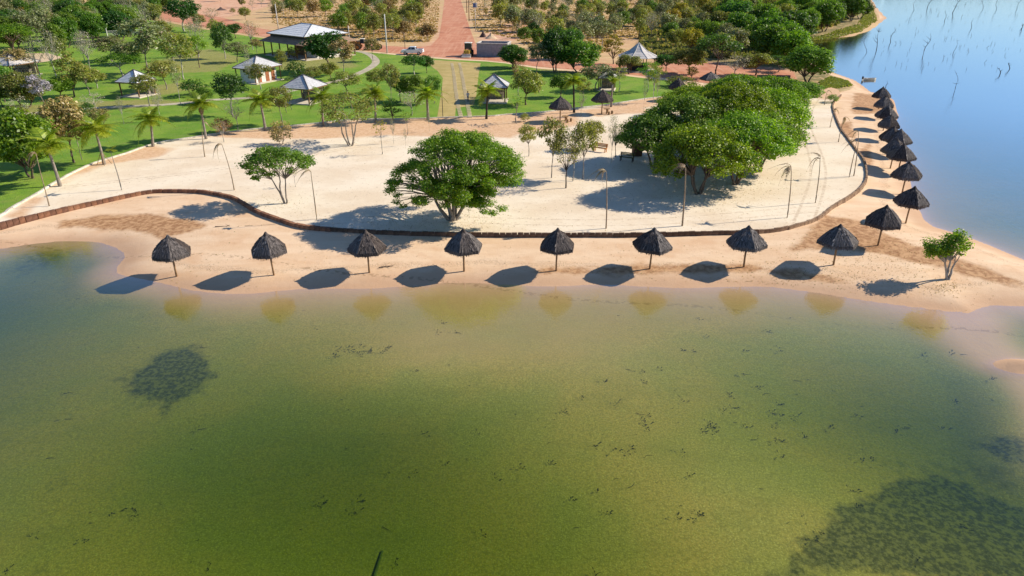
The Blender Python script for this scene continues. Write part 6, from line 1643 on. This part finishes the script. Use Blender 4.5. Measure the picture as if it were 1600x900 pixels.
w3 = w3[(gdd > .4) & (sdist(w3[:, :2], lawn_poly) < 0)]
v, f = leaves_np(w3, .08, rs, 2.0)
tag(link('leaf_litter', np_mesh('leaf_litter', v, f, [LEAF['brown']])), 'fallen leaves and bits scattered over the sand', kind='stuff')
# sunken twigs and weed clumps on the lake bed
rg = random.Random(31); m = MB()
for k in range(170):
    x, y = rg.uniform(0, 1600), rg.uniform(500, 900)
    if k < 60: x, y = rg.gauss(1120, 130), rg.gauss(660, 70)
    elif k < 80: x, y = rg.gauss(550, 30), rg.gauss(553, 6)
    p = P(x, y, -.4); z = float(ground_h([[p.x, p.y]])[0][0])
    if z > -.12: continue
    L_ = rg.choice([.08, .1, .12, .15, .2, .25, .5]); a = rg.uniform(-.8, .8); b = rg.uniform(-.3, .3)
    q0 = Vector((p.x, p.y, z + .03)); d_ = Vector((math.cos(a), math.sin(a), 0)) * L_
    m.tube([q0, q0 + d_ * .5 + Vector((-d_.y, d_.x, 0)) * b, q0 + d_], [.014, .012, .005], 4)
    if rg.random() < .5:
        for j in range(6):
            e = Vector((rg.gauss(0, 1), rg.gauss(0, 1), 0)) * .12; m.add([q0 + e, q0 + e * 1.6 + Vector((.05, .02, .05)), q0 + e * 1.4 + Vector((.0, .09, .04))], [(0, 1, 2)])
tag(m.build('sunken_twigs', plain('sunken_dark', (0.085, 0.085, 0.05), .9, .3)), 'dark sunken twigs and weed scraps on the lake bed', kind='stuff')
q = MB(); a, b = P(582, 905, -.9), P(597, 856, -.9); za_, zb_ = ground_h([[a.x, a.y], [b.x, b.y]])[0]; q.tube([(a.x, a.y, za_ + .02), (b.x, b.y, zb_ + .02)], [.075, .05], 6)
tag(q.build('sunken_log', plain('sunken_bark', (0.15, 0.16, 0.08), .9, .3)), 'dark log sunk in green water at the bottom edge', 'log')
# drift wood on the beach
def drift(px, py, L, a, label, seed):
    p = G(px, py); rg = random.Random(seed); m = MB(); e = Vector((math.cos(a), math.sin(a), 0)) * L
    limb(m, (0, 0, .05), e + Vector((0, 0, .08)), .05, .02, rg, 5, 5, .08)
    for k in range(4):
        s = e * rg.uniform(.2, .8); limb(m, s + Vector((0, 0, .06)), s + Vector((rg.uniform(-.5, .5), rg.uniform(-.4, .4), rg.uniform(.05, .25))), .025, .008, rg, 4, 3, .15)
    tag(link('driftwood', m.mesh('driftwood', BARK['brown'], True), None, p), label, 'driftwood')
drift(592, 419, 1.1, .2, 'small tangle of driftwood beside the third front parasol', 1)
drift(336, 355, 3.2, .06, 'long thin branch lying on sand above the second front parasol', 2)
# far shore wood, seen only as its mirror image on the lake
rs = np.random.RandomState(4); cs = []
for k in range(110):
    x = 210 + k * 5.5 + rs.uniform(-2, 2); yb = 600 + rs.uniform(0, 22) + max(0, (x - 240)) * .25
    n_ = 240; d_ = rs.normal(size=(n_, 3)); d_ /= np.linalg.norm(d_, axis=1)[:, None]; cs.append(np.array([x, yb, 4.0 + rs.uniform(-1.0, 1)]) + d_ * np.array([5, 5, 3.4]) * rs.uniform(.5, 1, (n_, 1)))
cs = np.concatenate(cs); v, f = leaves_np(cs, 1.3, rs, .5)
tag(link('far_wood', np_mesh('far_wood', v, f, [LEAF['dark']])), 'wood on the far shore of the lake', kind='stuff')
print('objects', len(bpy.data.objects))
